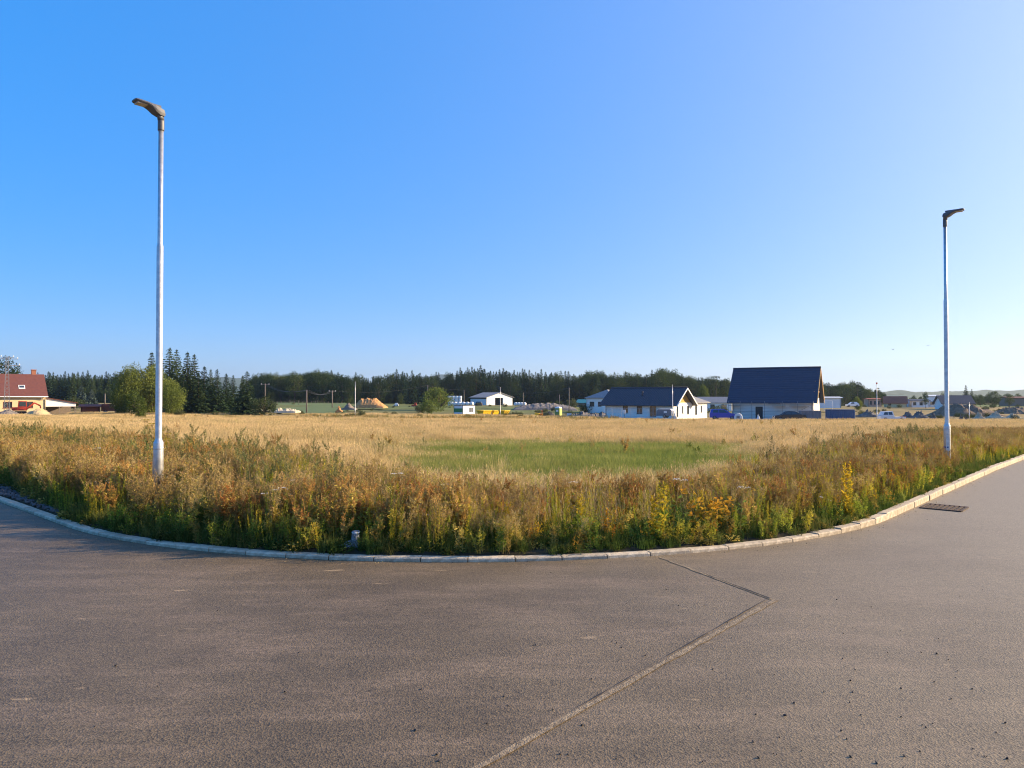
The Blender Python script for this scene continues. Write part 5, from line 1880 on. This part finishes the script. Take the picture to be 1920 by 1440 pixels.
tt = thing('portable_toilet', 'green portable toilet with pale domed roof and side painted sunlit yellow-green', 'toilet', base_at(1049, 162, 783), R(-32))
MB().box(-1.15, 0, 0, 1.15, 0, 2.1).build('cabin', M['lime'], tt)
MB().box(0.004, 0.03, 0.02, 1.13, 0.05, 2.08).build('sunlit_side', M['sunlit_lime'], tt)  # sunlight on this side painted as a lighter, yellower panel
d_ = MB().box(-1.0, -0.15, -0.03, -0.004, 0.1, 2.0).build('door', M['lime'], tt)
MB().box(-0.85, -0.3, -0.04, -0.032, 1.3, 1.75).build('notice', M['sheet_white'], d_)
rings = []
for k in range(6):
    a = k / 5 * math.pi / 2
    s_ = math.cos(a) * 0.62 + 0.0
    zz = 2.1 + 0.36 * math.sin(a)
    rings.append([(-0.575 - s_, 0.575 - s_, zz), (-0.575 + s_, 0.575 - s_, zz), (-0.575 + s_, 0.575 + s_, zz), (-0.575 - s_, 0.575 + s_, zz)])
MB().loft(rings).build('roof', M['sheet_white'], tt)
wb = thing('white_board', 'small white board standing right of the green toilet', 'board', base_at(1067, 155, 783), R(-10))
MB().box(-0.5, 0.5, 0, 0.05, 0.15, 0.95).build('panel', M['sheet_white'], wb)
for u in (-0.45, 0.4):
    MB().box(u, u + 0.06, 0.05, 0.1, -0.1, 0.95).build('leg', M['oldwood'], wb)
b2 = thing('sign_board', 'square pale board leaning on the bungalow front', 'board', base_at(1170, 124, 775), R(-36))
MB().box(-0.3, 0.3, 0, 0.04, 0.0, 0.62).build('panel', M['sheet_white'], b2)
MB().box(-0.03, 0.03, 0.04, 0.09, -1.0, 0.5).build('leg', M['oldwood'], b2)


def bale_mesh():
    b = MB()
    b.lathe([(0.3, -0.6), (0.56, -0.57), (0.62, -0.45), (0.63, 0), (0.62, 0.45), (0.56, 0.57), (0.3, 0.6)], 16)
    return b.mesh('bale', M['film'], True)


bm_ = bale_mesh()


def bale(px, Y, row, label, group, lying=True):
    x, y, z = base_at(px, Y, None)
    o = link('silage_bale', bm_, None, (x, y, z))
    o.rotation_euler = (R(90), 0, R(-25)) if lying else (0, 0, rnd.uniform(0, 6))
    o.location.z = Zpx(row, Y)
    return tag(o, label, 'bale', group)


for row in range(3):
    for k in range(4):
        bale(843 + k * 6.6, 255, 746.5 + row * 6.2 - 1.0, '%s white bale from the left, %s row of the tall stack' % (ORD[k], ['top', 'middle', 'bottom'][row]), 'stacked white silage bales', False)
for k in range(6):
    bale(846 + k * 7.7, 238, 757, '%s white bale from the left in the low row behind the site cabin' % ORD[k], 'low row of white silage bales')
for k in range(4):
    bale(967 + k * 5.5, 270, 757.5, '%s pale bale from the left beside the white farm hall' % ORD[k], 'pale bales beside the farm hall')

# ------------------------------------------------------------------ vehicles
def wheel(parent, x, y, r, w=0.2):
    t = MB()
    n = 14
    t.loft([[(x + q * math.cos(2 * math.pi * k / n), y + o, r + q * math.sin(2 * math.pi * k / n)) for k in range(n)] for q, o in ((r * 0.62, -w / 2), (r * 0.94, -w / 2), (r, -w / 3), (r, w / 3), (r * 0.94, w / 2), (r * 0.62, w / 2))])
    wt = t.build('wheel', M['tyre'], parent, True)
    MB().loft([[(x + q * math.cos(2 * math.pi * k / n), y + o, r + q * math.sin(2 * math.pi * k / n)) for k in range(n)] for q, o in ((r * 0.6, -w / 2 - 0.01), (r * 0.2, -w / 2 - 0.03), (r * 0.2, w / 2 + 0.03), (r * 0.6, w / 2 + 0.01))]).build('rim', M['steel'], wt)


def car(name, label, px, Y, base, rz, m, lower, cabin, wid=1.75, glassy=None, wheels=(0.8, 3.5), r=0.31, cat='car'):
    """lower and cabin are side outlines (x, z); the cabin leans inwards towards its roof"""
    t = thing(name, label, cat, base_at(px, Y, base), R(rz))
    b = MB()
    n = len(lower)
    h = wid / 2
    rings = [[(x, y, z) for x, z in lower] for y in (-h * 0.93, -h, h, h * 0.93)]
    ins = [[(x * 0.985 + 0.03, y, z - 0.03 if z > 0.5 else z + 0.02) for x, z in lower] for y in (-h, h)]
    b.loft([[(x, -h, z) for x, z in lower], [(x, h, z) for x, z in lower]])
    b.build('body', m, t)
    zs = [z for _, z in cabin]
    zlo, zhi = min(zs), max(zs)
    ring = []
    for sg in (-1, 1):
        ring.append([(x, sg * (h - 0.06 - 0.2 * (z - zlo) / (zhi - zlo)), z) for x, z in cabin])
    cb_ = MB().loft(ring).build('cabin', m, t)
    for g in glassy or []:
        for sg in (-1, 1):
            MB().add([(x, sg * (h - 0.045 - 0.2 * (z - zlo) / (zhi - zlo)), z) for x, z in g], [tuple(range(len(g)))]).build('side_window', M['glass'], cb_)
    for x in wheels:
        for sg in (-1, 1):
            wheel(t, x, sg * (h - 0.1), r)
    x0_ = min(x for x, _ in lower)
    x1_ = max(x for x, _ in lower)
    for xx, mm, nm in ((x0_ - 0.01, M['frame_white'], 'headlight'), (x1_ - 0.03, M['red_paint'], 'tail_light')):
        for sg in (-1, 1):
            MB().box(xx, xx + 0.04, sg * h * 0.75 - 0.15, sg * h * 0.75 + 0.15, 0.6, 0.72).build(nm, mm, t)
    return t


car('sedan', 'black sedan parked in front of the block house', 1450, 106, 789, -8, M['car_dark'],
    [(0, 0.25), (0.0, 0.62), (0.25, 0.75), (1.25, 0.9), (3.6, 0.97), (4.3, 0.92), (4.45, 0.6), (4.4, 0.25)],
    [(1.05, 0.88), (1.75, 1.38), (2.3, 1.45), (2.9, 1.42), (3.75, 0.95)], 1.75,
    [[(1.4, 0.94), (1.85, 1.34), (2.3, 1.39), (2.3, 0.96)], [(2.38, 0.96), (2.38, 1.39), (2.85, 1.36), (3.35, 0.98)]])
car('blue_van', 'bright blue van left of the block house', 1330, 118, 786, -14, M['car_blue'],
    [(0, 0.3), (0, 0.95), (0.2, 1.05), (3.1, 1.05), (3.9, 0.9), (4.1, 0.7), (4.1, 0.3)],
    [(0.05, 1.03), (0.25, 1.65), (2.3, 1.68), (3.3, 1.03)], 1.75,
    [[(0.5, 1.1), (0.6, 1.55), (1.4, 1.58), (1.4, 1.1)], [(1.5, 1.1), (1.5, 1.58), (2.25, 1.58), (2.95, 1.1)]])
car('pickup', 'small white pickup with flat bed near the red-capped mast', 1648, 108, 789, -6, M['car_white'],
    [(0, 0.3), (0.0, 0.7), (0.2, 0.85), (1.85, 0.85), (1.9, 0.6), (3.5, 0.6), (3.5, 0.35)],
    [(0.1, 0.84), (0.4, 1.4), (1.75, 1.42), (1.82, 0.84)], 1.6,
    [[(0.35, 0.92), (0.55, 1.32), (1.0, 1.34), (1.0, 0.92)], [(1.08, 0.92), (1.08, 1.34), (1.6, 1.34), (1.68, 0.92)]], wheels=(0.6, 2.9), r=0.28, cat='pickup')
car('white_car', 'small white car far behind, right of the containers', 1586, 200, 763, -10, M['car_white'],
    [(0, 0.25), (0, 0.65), (0.9, 0.85), (3.2, 0.9), (3.3, 0.3)], [(0.7, 0.84), (1.3, 1.35), (2.6, 1.38), (3.2, 0.88)], 1.6,
    [[(1.0, 0.9), (1.4, 1.28), (2.0, 1.3), (2.0, 0.9)]], wheels=(0.6, 2.7))
car('dark_car', 'dark vehicle parked left of the white farm hall', 891, 270, 761, -10, M['car_dark'],
    [(0, 0.3), (0, 0.9), (1.0, 1.0), (2.6, 1.0), (2.7, 0.3)], [(0.3, 0.98), (0.5, 1.6), (2.2, 1.62), (2.5, 0.98)], 1.6,
    [[(0.6, 1.05), (0.7, 1.5), (2.0, 1.5), (2.2, 1.05)]], wheels=(0.5, 2.2))
car('red_trailer', 'red farm trailer half hidden behind the crooked tree', 190, 152, 775, 30, M['frame_red'],
    [(0, 0.5), (0, 1.5), (3.8, 1.5), (3.8, 0.5)], [(0.1, 1.48), (0.12, 2.0), (2.4, 2.0), (2.42, 1.48)], 1.9, [], wheels=(0.8, 2.9), r=0.38, cat='trailer')
car('small_tractor', 'red vehicle far behind near the bushes', 772, 240, 764, 0, M['red_paint'],
    [(0, 0.4), (0, 0.9), (1.6, 0.95), (1.6, 0.4)], [(0.8, 0.9), (0.85, 1.6), (1.5, 1.6), (1.55, 0.9)], 1.2, [], wheels=(0.3, 1.3), r=0.35, cat='vehicle')
car('far_white_car', 'white car far behind the shrubs left of the middle', 738, 240, 763, 5, M['car_white'],
    [(0, 0.25), (0, 0.7), (1.6, 0.85), (1.7, 0.3)], [(0.3, 0.8), (0.6, 1.3), (1.3, 1.3), (1.6, 0.82)], 1.6, [], wheels=(0.4, 1.3))

# red mini excavator before the red-roofed house
ex = thing('mini_excavator', 'red mini excavator with dark cab before the cream house', 'excavator', base_at(22, 126, 777), R(38))
for sg in (-1, 1):
    b = MB()
    b.prism([(0.1, 0.05), (2.1, 0.05), (2.25, 0.3), (2.1, 0.55), (0.1, 0.55), (-0.05, 0.3)], sg * 0.75 - 0.18, sg * 0.75 + 0.18, 'y')
    b.build('track', M['tyre'], ex)
MB().prism([(0.2, 0.65), (2.2, 0.65), (2.35, 1.0), (2.1, 1.25), (0.15, 1.25), (0.0, 0.9)], -0.8, 0.8, 'y').build('house', M['red_paint'], ex)
cab = MB().prism([(0.9, 1.25), (2.2, 1.25), (2.15, 2.3), (1.0, 2.35)], -0.7, 0.35, 'y').build('cab', M['red_paint'], ex)
MB().prism([(1.05, 1.4), (2.05, 1.4), (2.02, 2.2), (1.12, 2.22)], -0.73, -0.704, 'y').build('cab_window', M['glass'], cab)
bo = MB()
bo.bar((2.2, 0, 0.9), (3.3, 0, 2.0), 0.22, 0.28).bar((3.3, 0, 2.0), (4.2, 0, 1.5), 0.2, 0.24)
bo.build('boom', M['red_paint'], ex)
st_ = MB().bar((4.2, 0, 1.55), (4.35, 0, 0.6), 0.18, 0.22).build('stick', M['red_paint'], ex)
MB().prism([(4.15, 0.65), (4.5, 0.65), (4.55, 0.15), (4.1, 0.05), (3.95, 0.3)], -0.3, 0.3, 'y').build('bucket', M['steel'], ex)

# small orange dumper on the plots
du = thing('site_dumper', 'small orange and yellow site dumper left of the green toilet', 'dumper', base_at(1003, 158, 783), R(-15))
MB().prism([(0, 0.55), (0.9, 0.45), (1.0, 0.95), (0.1, 1.05)], -0.5, 0.5, 'y').build('hopper', M['yellow_paint'], du)
MB().prism([(0.9, 0.35), (1.7, 0.35), (1.7, 0.85), (1.0, 0.9)], -0.4, 0.4, 'y').build('engine', M['orange_paint'], du)
MB().tube([(1.55, 0.35, 0.8), (1.55, 0.35, 1.55), (1.55, -0.35, 1.55), (1.55, -0.35, 0.8)], 0.04, 6).build('roll_bar', M['red_paint'], du)
for x_ in (0.35, 1.45):
    for sg in (-1, 1):
        wheel(du, x_, sg * 0.5, 0.26, 0.2)


# shipping boxes beside the block house
def box_container(label, px, Y, base, L, W, h, rz, m, name='container', ribs=14):
    t = thing(name, label, 'container', base_at(px, Y, base), R(rz), 'steel containers beside the block house')
    b = MB()
    pts_ = []
    n = ribs * 4
    for k in range(n + 1):
        x = -L + L * k / n
        pts_.append((x, 0.0 if (k // 2) % 2 else 0.05))
    pts_ += [(0, W), (-L, W)]
    b.prism(pts_, 0.12, h - 0.12, 'z')
    b.build('shell', m, t)
    f_ = MB()
    for z0_, z1_ in ((0, 0.12), (h - 0.12, h)):
        f_.box(-L - 0.02, 0.02, -0.02, 0.12, z0_, z1_).box(-L - 0.02, 0.02, W - 0.1, W + 0.02, z0_, z1_)
    for x in (-L - 0.022, -0.10):
        f_.box(x, x + 0.122, -0.022, 0.1, 0.12, h - 0.12).box(x, x + 0.122, W - 0.1, W + 0.022, 0.12, h - 0.12)
    f_.build('frame', m, t)
    MB().box(-L, 0, 0.1, W - 0.1, h - 0.1, h - 0.02).build('roof', m, t)
    dr = MB().box(0.004, 0.05, 0.1, W / 2 - 0.01, 0.14, h - 0.14).box(0.004, 0.05, W / 2 + 0.01, W - 0.1, 0.14, h - 0.14).build('door', M['sheet_white'] if 'pale' in label else m, t)
    for y_ in (W * 0.25, W * 0.75):
        MB().tube([(0.08, y_, 0.15), (0.08, y_, h - 0.15)], 0.025, 6).build('lock_rod', M['steel'], dr)
    return t


box_container('grey steel container touching the black sedan', 1539, 104, 789, 2.75, 2.2, 1.45, -16, M['grey_box'])
box_container('blue steel container with pale lit end, right of the block house', 1602, 108, 790, 4.0, 2.2, 1.75, -25, M['blue_box'])
MB_ = thing('plank_stack', 'low stack of planks leaning on the blue container', 'planks', base_at(1582, 102, 790), R(-15))
for k in range(4):
    MB().box(-0.9 + 0.06 * k, 0.7, 0.02 * k, 0.5, 0.06 * k, 0.06 * k + 0.05).build('plank', M['timber'], MB_)
# trailer in front of the bungalow
tr = thing('covered_trailer', 'dark covered trailer with rounded roof before the bungalow', 'trailer', base_at(1259, 118, 784), R(-30))
pr_ = [(-2.6, 0.35), (-0.02, 0.35), (-0.02, 1.15), (-0.25, 1.42), (-2.2, 1.42), (-2.55, 1.2)]
MB().prism(pr_, 0, 1.4, 'y').build('box', M['grey_box'], tr)
MB().prism([(-2.2, 1.423), (-0.25, 1.423), (0.02, 1.16), (0.08, 1.2), (-0.22, 1.5), (-2.22, 1.5)], -0.05, 1.45, 'y').build('roof', M['sheet_white'], tr)
MB().box(-1.3, -0.8, -0.02, -0.003, 0.85, 1.15).build('window', M['sheet_white'], tr)
MB().bar((-2.6, 0.7, 0.42), (-3.5, 0.7, 0.38), 0.08).build('drawbar', M['steel'], tr)
for sg in (0.05, 1.35):
    wheel(tr, -1.2, sg, 0.3, 0.16)
# white drum-like tank and a bag before the block house
tk = thing('white_tank', 'white rounded tank between the blue van and the block house', 'tank', base_at(1384, 116, 785), R(-20))
MB().loft([[(0.62 * math.cos(a), y_, 0.25 + 0.62 * math.sin(a)) for a in np.linspace(0, math.pi, 10)] + [(-0.62, y_, -0.2), (0.62, y_, -0.2)] for y_ in (-0.5, 0.5)]).build('shell', M['sheet_white'], tk)
MB().box(-0.25, 0.25, -0.53, -0.505, 0.05, 0.5).build('hatch', M['steel'], tk)
tag(heap('white_bag', 'white torn bag beside the dark door of the block house', 1416, 1427, 113, 779, M['film'], 'bag', base=788, rough=0.3, seed=61), 'white torn bag beside the dark door of the block house', 'bag')

# light site fence along the bungalow
sfn = thing('site_fence', 'light wire site fence in front of the white bungalow', 'fence', base_at(1262, 120, 784), R(-36))
for k in range(9):
    MB().tube([(-13.0 + k * 1.7, 0, -0.2), (-13.0 + k * 1.7, 0, 1.5)], 0.022, 6).build('post', M['galv'], sfn)
for z_ in (0.15, 0.8, 1.5):
    MB().tube([(-13.0, 0, z_), (0.6, 0, z_)], 0.014, 4).build('rail', M['galv'], sfn)
# pasture fence on the green strip
pfn = thing('pasture_fence', 'row of thin wooden fence posts along the green strip', 'fence', (0, 0, 0))
fp = []
for k in range(17):
    p_ = base_at(512 + k * 8, 262, None)
    fp.append(p_)
    MB().tube([(p_[0], p_[1], p_[2] - 0.2), (p_[0], p_[1], p_[2] + 1.25)], 0.06, 6).build('post', M['oldwood'], pfn)
for z_ in (0.5, 1.1):
    MB().tube([(q[0], q[1] + 0.07, q[2] + z_) for q in fp], 0.015, 4).build('wire', M['wire'], pfn)
# green strip
gs = structure(MB().add([(X_at(512, 165), 165, g1(X_at(512, 165), 165) + 0.1), (X_at(650, 165), 165, g1(X_at(650, 165), 165) + 0.1), (X_at(650, 285), 285, g1(X_at(650, 285), 285) + 0.55), (X_at(505, 285), 285, g1(X_at(505, 285), 285) + 0.55)], [(0, 1, 2, 3)]).build('pasture', mat('pasture_green', (0.12, 0.16, 0.05), (0.09, 0.13, 0.04), 0.3, 0.95)))
gs['label'] = 'strip of green pasture behind the straw field'

# ------------------------------------------------------------------ wrapped stub and its dry plant, notable weeds, flowers
sx, sy = float(STUB[0]), float(STUB[1])
stub = thing('wrapped_stub', 'small plastic-wrapped stub standing in the weeds at the kerb', 'stub', (sx, sy, g1(sx, sy)))
stub.scale = (0.8, 0.8, 0.85)
rr_ = np.random.default_rng(5)
rings = []
for q, z in ((0.085, -0.03), (0.08, 0.02), (0.066, 0.07), (0.056, 0.12), (0.05, 0.17), (0.052, 0.2), (0.046, 0.205)):
    rings.append([(q * (1 + rr_.normal(0, 0.09)) * math.cos(2 * math.pi * k / 14), q * (1 + rr_.normal(0, 0.09)) * math.sin(2 * math.pi * k / 14), z + rr_.normal(0, 0.004)) for k in range(14)])
MB().loft(rings).build('sleeve', M['wrap'], stub)
fl = MB()
nfx = 8
top_, bot_ = [], []
for k in range(nfx):
    a = k / (nfx - 1)
    top_.append((-0.04 - 0.16 * a, -0.03 - 0.05 * a + rr_.normal(0, 0.01), 0.07 * (1 - a) + 0.035 + rr_.normal(0, 0.006)))
    bot_.append((-0.03 - 0.13 * a, -0.08 - 0.03 * a, 0.01))
fl.add(top_ + bot_, [(k, k + 1, k + 1 + nfx, k + nfx) for k in range(nfx - 1)])
fl.add([(p[0], p[1] - 0.004, p[2]) for p in top_ + bot_], [(k + nfx, k + 1 + nfx, k + 1, k) for k in range(nfx - 1)])
fl.build('loose_flap', M['wrap'], stub)
MB().lathe([(0.054, 0.178), (0.057, 0.182), (0.057, 0.192), (0.054, 0.196)], 14).build('tie', M['frame_white'], stub)


def lone_plant(name, label, pr, px, py, s, cat='plant', dz=0.0):
    """one plant of its own, rooted where its foot shows in the photograph"""
    q = gpx(px, py, 0.06)
    o = link(name, pr.data, None, (q[0], q[1], g1(q[0], q[1]) - 0.01 + dz))
    o.scale = (s, s, s)
    o.rotation_euler = (rnd.gauss(0, 0.05), rnd.gauss(0, 0.05), rnd.uniform(0, 6.28))
    return tag(o, label, cat)


P_red = herb('red_dock', [M['rust'], M['rust'], M['rust']], 7, 0.03, 0.5, 0.28, 5, 0.06, 0.02, 0.1, 0.8, 0.5, 0.5, 40, 0.015, 0.5, 1, sw=0.007, seed=500)
P_gold = herb('golden_stem', [M['ygreen'], M['yellow'], M['yellow']], 2, 0.02, 0.55, 0.04, 60, 0.085, 0.03, 0.05, 1.0, 0.5, 0.6, 12, 0.03, 0.6, seed=501)
P_or = herb('orange_bush', [M['rust'], M['orange'], M['orange']], 6, 0.08, 0.38, 0.35, 18, 0.07, 0.045, 0.2, 1.0, 0.8, 0.2, seed=502)
P_tansy = umbel('tansy', [M['drystem'], M['yellow'], M['green']], 1.0, 5, 503, 0.05)
P_big = umbel('big_umbel', [M['drystem'], M['white'], M['green']], 0.6, 1, 504, 0.085)
lone_plant('dry_dock', 'dry reddish dock fanning out right behind the wrapped stub', P_red, 671, 1010, 1.0)
lone_plant('dry_dock', 'rust-red dock tuft close left of the left lamp base', P_red, 275, 968, 0.8)
for k, (px, py, s, lab) in enumerate([(1243, 1020, 1.15, 'tall golden-leaved stem near the kerb, left of the asphalt joint'), (1225, 1018, 0.9, 'shorter golden-leaved stem beside the tall one left of the asphalt joint'), (1582, 972, 1.25, 'bright yellow-leaved stem right of the orange bush'), (1593, 975, 0.9, 'small yellow stem leaning on the bright yellow one'), (1507, 960, 0.9, 'yellow-leaved stem standing left of the bright yellow pair'), (1088, 1015, 0.9, 'yellow-green stem in the middle of the belt')]):
    lone_plant('golden_stem', lab, P_gold, px, py, s)
for k, (px, py, s, lab) in enumerate([(1325, 1005, 1.2, 'orange-leaved bush close to the kerb right of the asphalt joint'), (1345, 995, 1.0, 'second orange-leaved bush just behind the kerb one'), (1690, 915, 1.1, 'yellow-orange bush left of the right lamp'), (1668, 925, 0.9, 'small orange bush beside the yellow-orange one')]):
    lone_plant('orange_bush', lab, P_or, px, py, s)
lone_plant('straw_tuft', 'tall golden straw tuft at the left end of the green patch', P_tallgrass[0], 935, 893, 1.1)
lone_plant('tansy', 'yellow button-flowered tansy left of the left lamp mast', P_tansy, 283, 912, 1.05, 'flower')
lone_plant('tansy', 'yellow button-flowered tansy right of the left lamp mast', P_tansy, 318, 912, 1.0, 'flower')
for k, (px, py, s, lab) in enumerate([(1256, 1012, 1.0, 'large white umbel flower at the middle of the belt'), (1385, 1005, 0.85, 'white umbel flower at the right of the belt'), (730, 990, 0.95, 'white umbel flower behind the wrapped stub'), (824, 990, 0.75, 'small white umbel flower left of the middle'), (790, 1018, 0.45, 'low white flower near the kerb left of the middle'), (128, 935, 0.55, 'white flower cluster above the gravel at the left'), (330, 960, 0.7, 'white flower cluster right of the left lamp foot'), (178, 905, 0.9, 'pale dry umbel left of the left lamp'), (1085, 985, 0.75, 'small white umbel in the middle of the belt')]):
    lone_plant('white_umbel', lab, P_big, px, py, s, 'flower')
do('yarrow', 'scattered small white yarrow heads in the weed belt', 'flowers', P_umbel, 9000, belt(0.1, 1.0, 17, 0.15, 0.25), (0.7, 1.0))


# gravel by the left kerb, crumbs on the road
def rock(name, m, seed, n=9):
    r = np.random.default_rng(seed)
    import bmesh as _b
    bm = _b.new()
    _b.ops.create_icosphere(bm, subdivisions=1, radius=1.0)
    for v in bm.verts:
        v.co *= 1 + r.normal(0, 0.16)
        v.co.z *= 0.65
    me = bpy.data.meshes.new(name)
    bm.to_mesh(me)
    bm.free()
    me.materials.append(m)
    return bpy.data.objects.new(name, me)


P_rock = [rock('stone_%d' % k, M['stone'], 600 + k) for k in range(3)]
P_peb = [rock('pebble_%d' % k, M['pebble'], 610 + k) for k in range(3)]
P_straw = [rock('crumb_%d' % k, M['sand'], 620 + k) for k in range(2)]
gxy = []
while len(gxy) < 2600:
    s_ = rnd.uniform(-half - 12, -half + 1.2)
    p_, n_ = kerb_point(s_)
    d_ = rnd.uniform(0.14, 0.95)
    q = p_ - n_ * d_
    p = view_px(q[0], q[1])
    if p > 112 or d_ > 0.95 - max(0, (p + 60) / 180) * 0.6:
        continue
    gxy.append(q)
gxy = np.array(gxy)
scatter('gravel', 'dark grey gravel between the left kerb and the weeds', 'gravel', P_rock, pts(gxy[:, 0], gxy[:, 1], 0.005), rng.uniform(0.012, 0.032, len(gxy)), tilt=0.5)
q = []
for k in range(230):
    px, py = rnd.uniform(-50, 1970), 1060 + 400 * rnd.random() ** 0.8
    if rnd.random() > 0.25 + 0.75 * (px > 900):
        continue
    g = gpx(px, py)
    if kerb_d(g[0], g[1]) < -0.1:
        q.append((g[0], g[1], 0.004))
q = np.array(q)
scatter('road_pebbles', 'small dark pebbles strewn over the asphalt', 'pebbles', P_peb, q, np.clip(rng.lognormal(-5.5, 0.4, len(q)), 0.0025, 0.009), tilt=0.6)
q = []
for k in range(500):
    s_ = rnd.uniform(-12, 16)
    p_, n_ = kerb_point(s_)
    g = p_ + n_ * abs(rnd.gauss(0, 0.12))
    q.append((g[0], g[1], 0.002 + float(slope(g[0], g[1]))))
scatter('kerb_crumbs', 'sandy crumbs washed along the foot of the kerb', 'crumbs', P_straw + P_peb[:1], np.array(q), rng.uniform(0.002, 0.007, len(q)), tilt=0.6)

# two birds over the plots
for k, (px, py, lab) in enumerate([(1675, 655, 'tiny dark bird in flight, left of the right lamp'), (1741, 648, 'tiny dark bird in flight close to the right lamp')]):
    t = thing('bird', lab, 'bird', (X_at(px, 70), 70, Zpx(py, 70)), R(30 + 40 * k), 'birds in the sky')
    MB().loft([[(x_, q_ * math.cos(a), q_ * math.sin(a)) for a in np.linspace(0, 2 * math.pi, 8, endpoint=False)] for x_, q_ in ((-0.1, 0.005), (-0.05, 0.025), (0.04, 0.03), (0.09, 0.018), (0.12, 0.004))]).build('body', M['frame_dark'], t, True)
    for sg in (-1, 1):
        MB().loft([[(0.05, sg * 0.02, 0.012), (-0.03, sg * 0.02, 0.012), (-0.03, sg * 0.02, 0.004), (0.05, sg * 0.02, 0.004)], [(0.03, sg * 0.12, 0.045), (-0.03, sg * 0.12, 0.045), (-0.03, sg * 0.12, 0.04), (0.03, sg * 0.12, 0.04)], [(-0.03, sg * 0.22, 0.02), (-0.04, sg * 0.22, 0.02), (-0.04, sg * 0.22, 0.018), (-0.03, sg * 0.22, 0.018)]]).build('wing', M['frame_dark'], t)

# ------------------------------------------------------------------ the air
HAZE = 1.0e-4
bh = MB().box(-7600, 7600, -160, 9400, -45, 190).build('haze', None)
hm = bpy.data.materials.new('air')
hm.use_nodes = True
hn = hm.node_tree
hn.nodes.remove(hn.nodes['Principled BSDF'])
pv = hn.nodes.new('ShaderNodeVolumePrincipled')
pv.inputs['Color'].default_value = (0.62, 0.80, 1.0, 1)
pv.inputs['Density'].default_value = HAZE
pv.inputs['Anisotropy'].default_value = 0.35
hn.links.new(pv.outputs[0], hn.nodes['Material Output'].inputs['Volume'])
bh.data.materials.append(hm)
tag(bh, 'thin summer haze over the plain', 'haze', None, 'stuff')
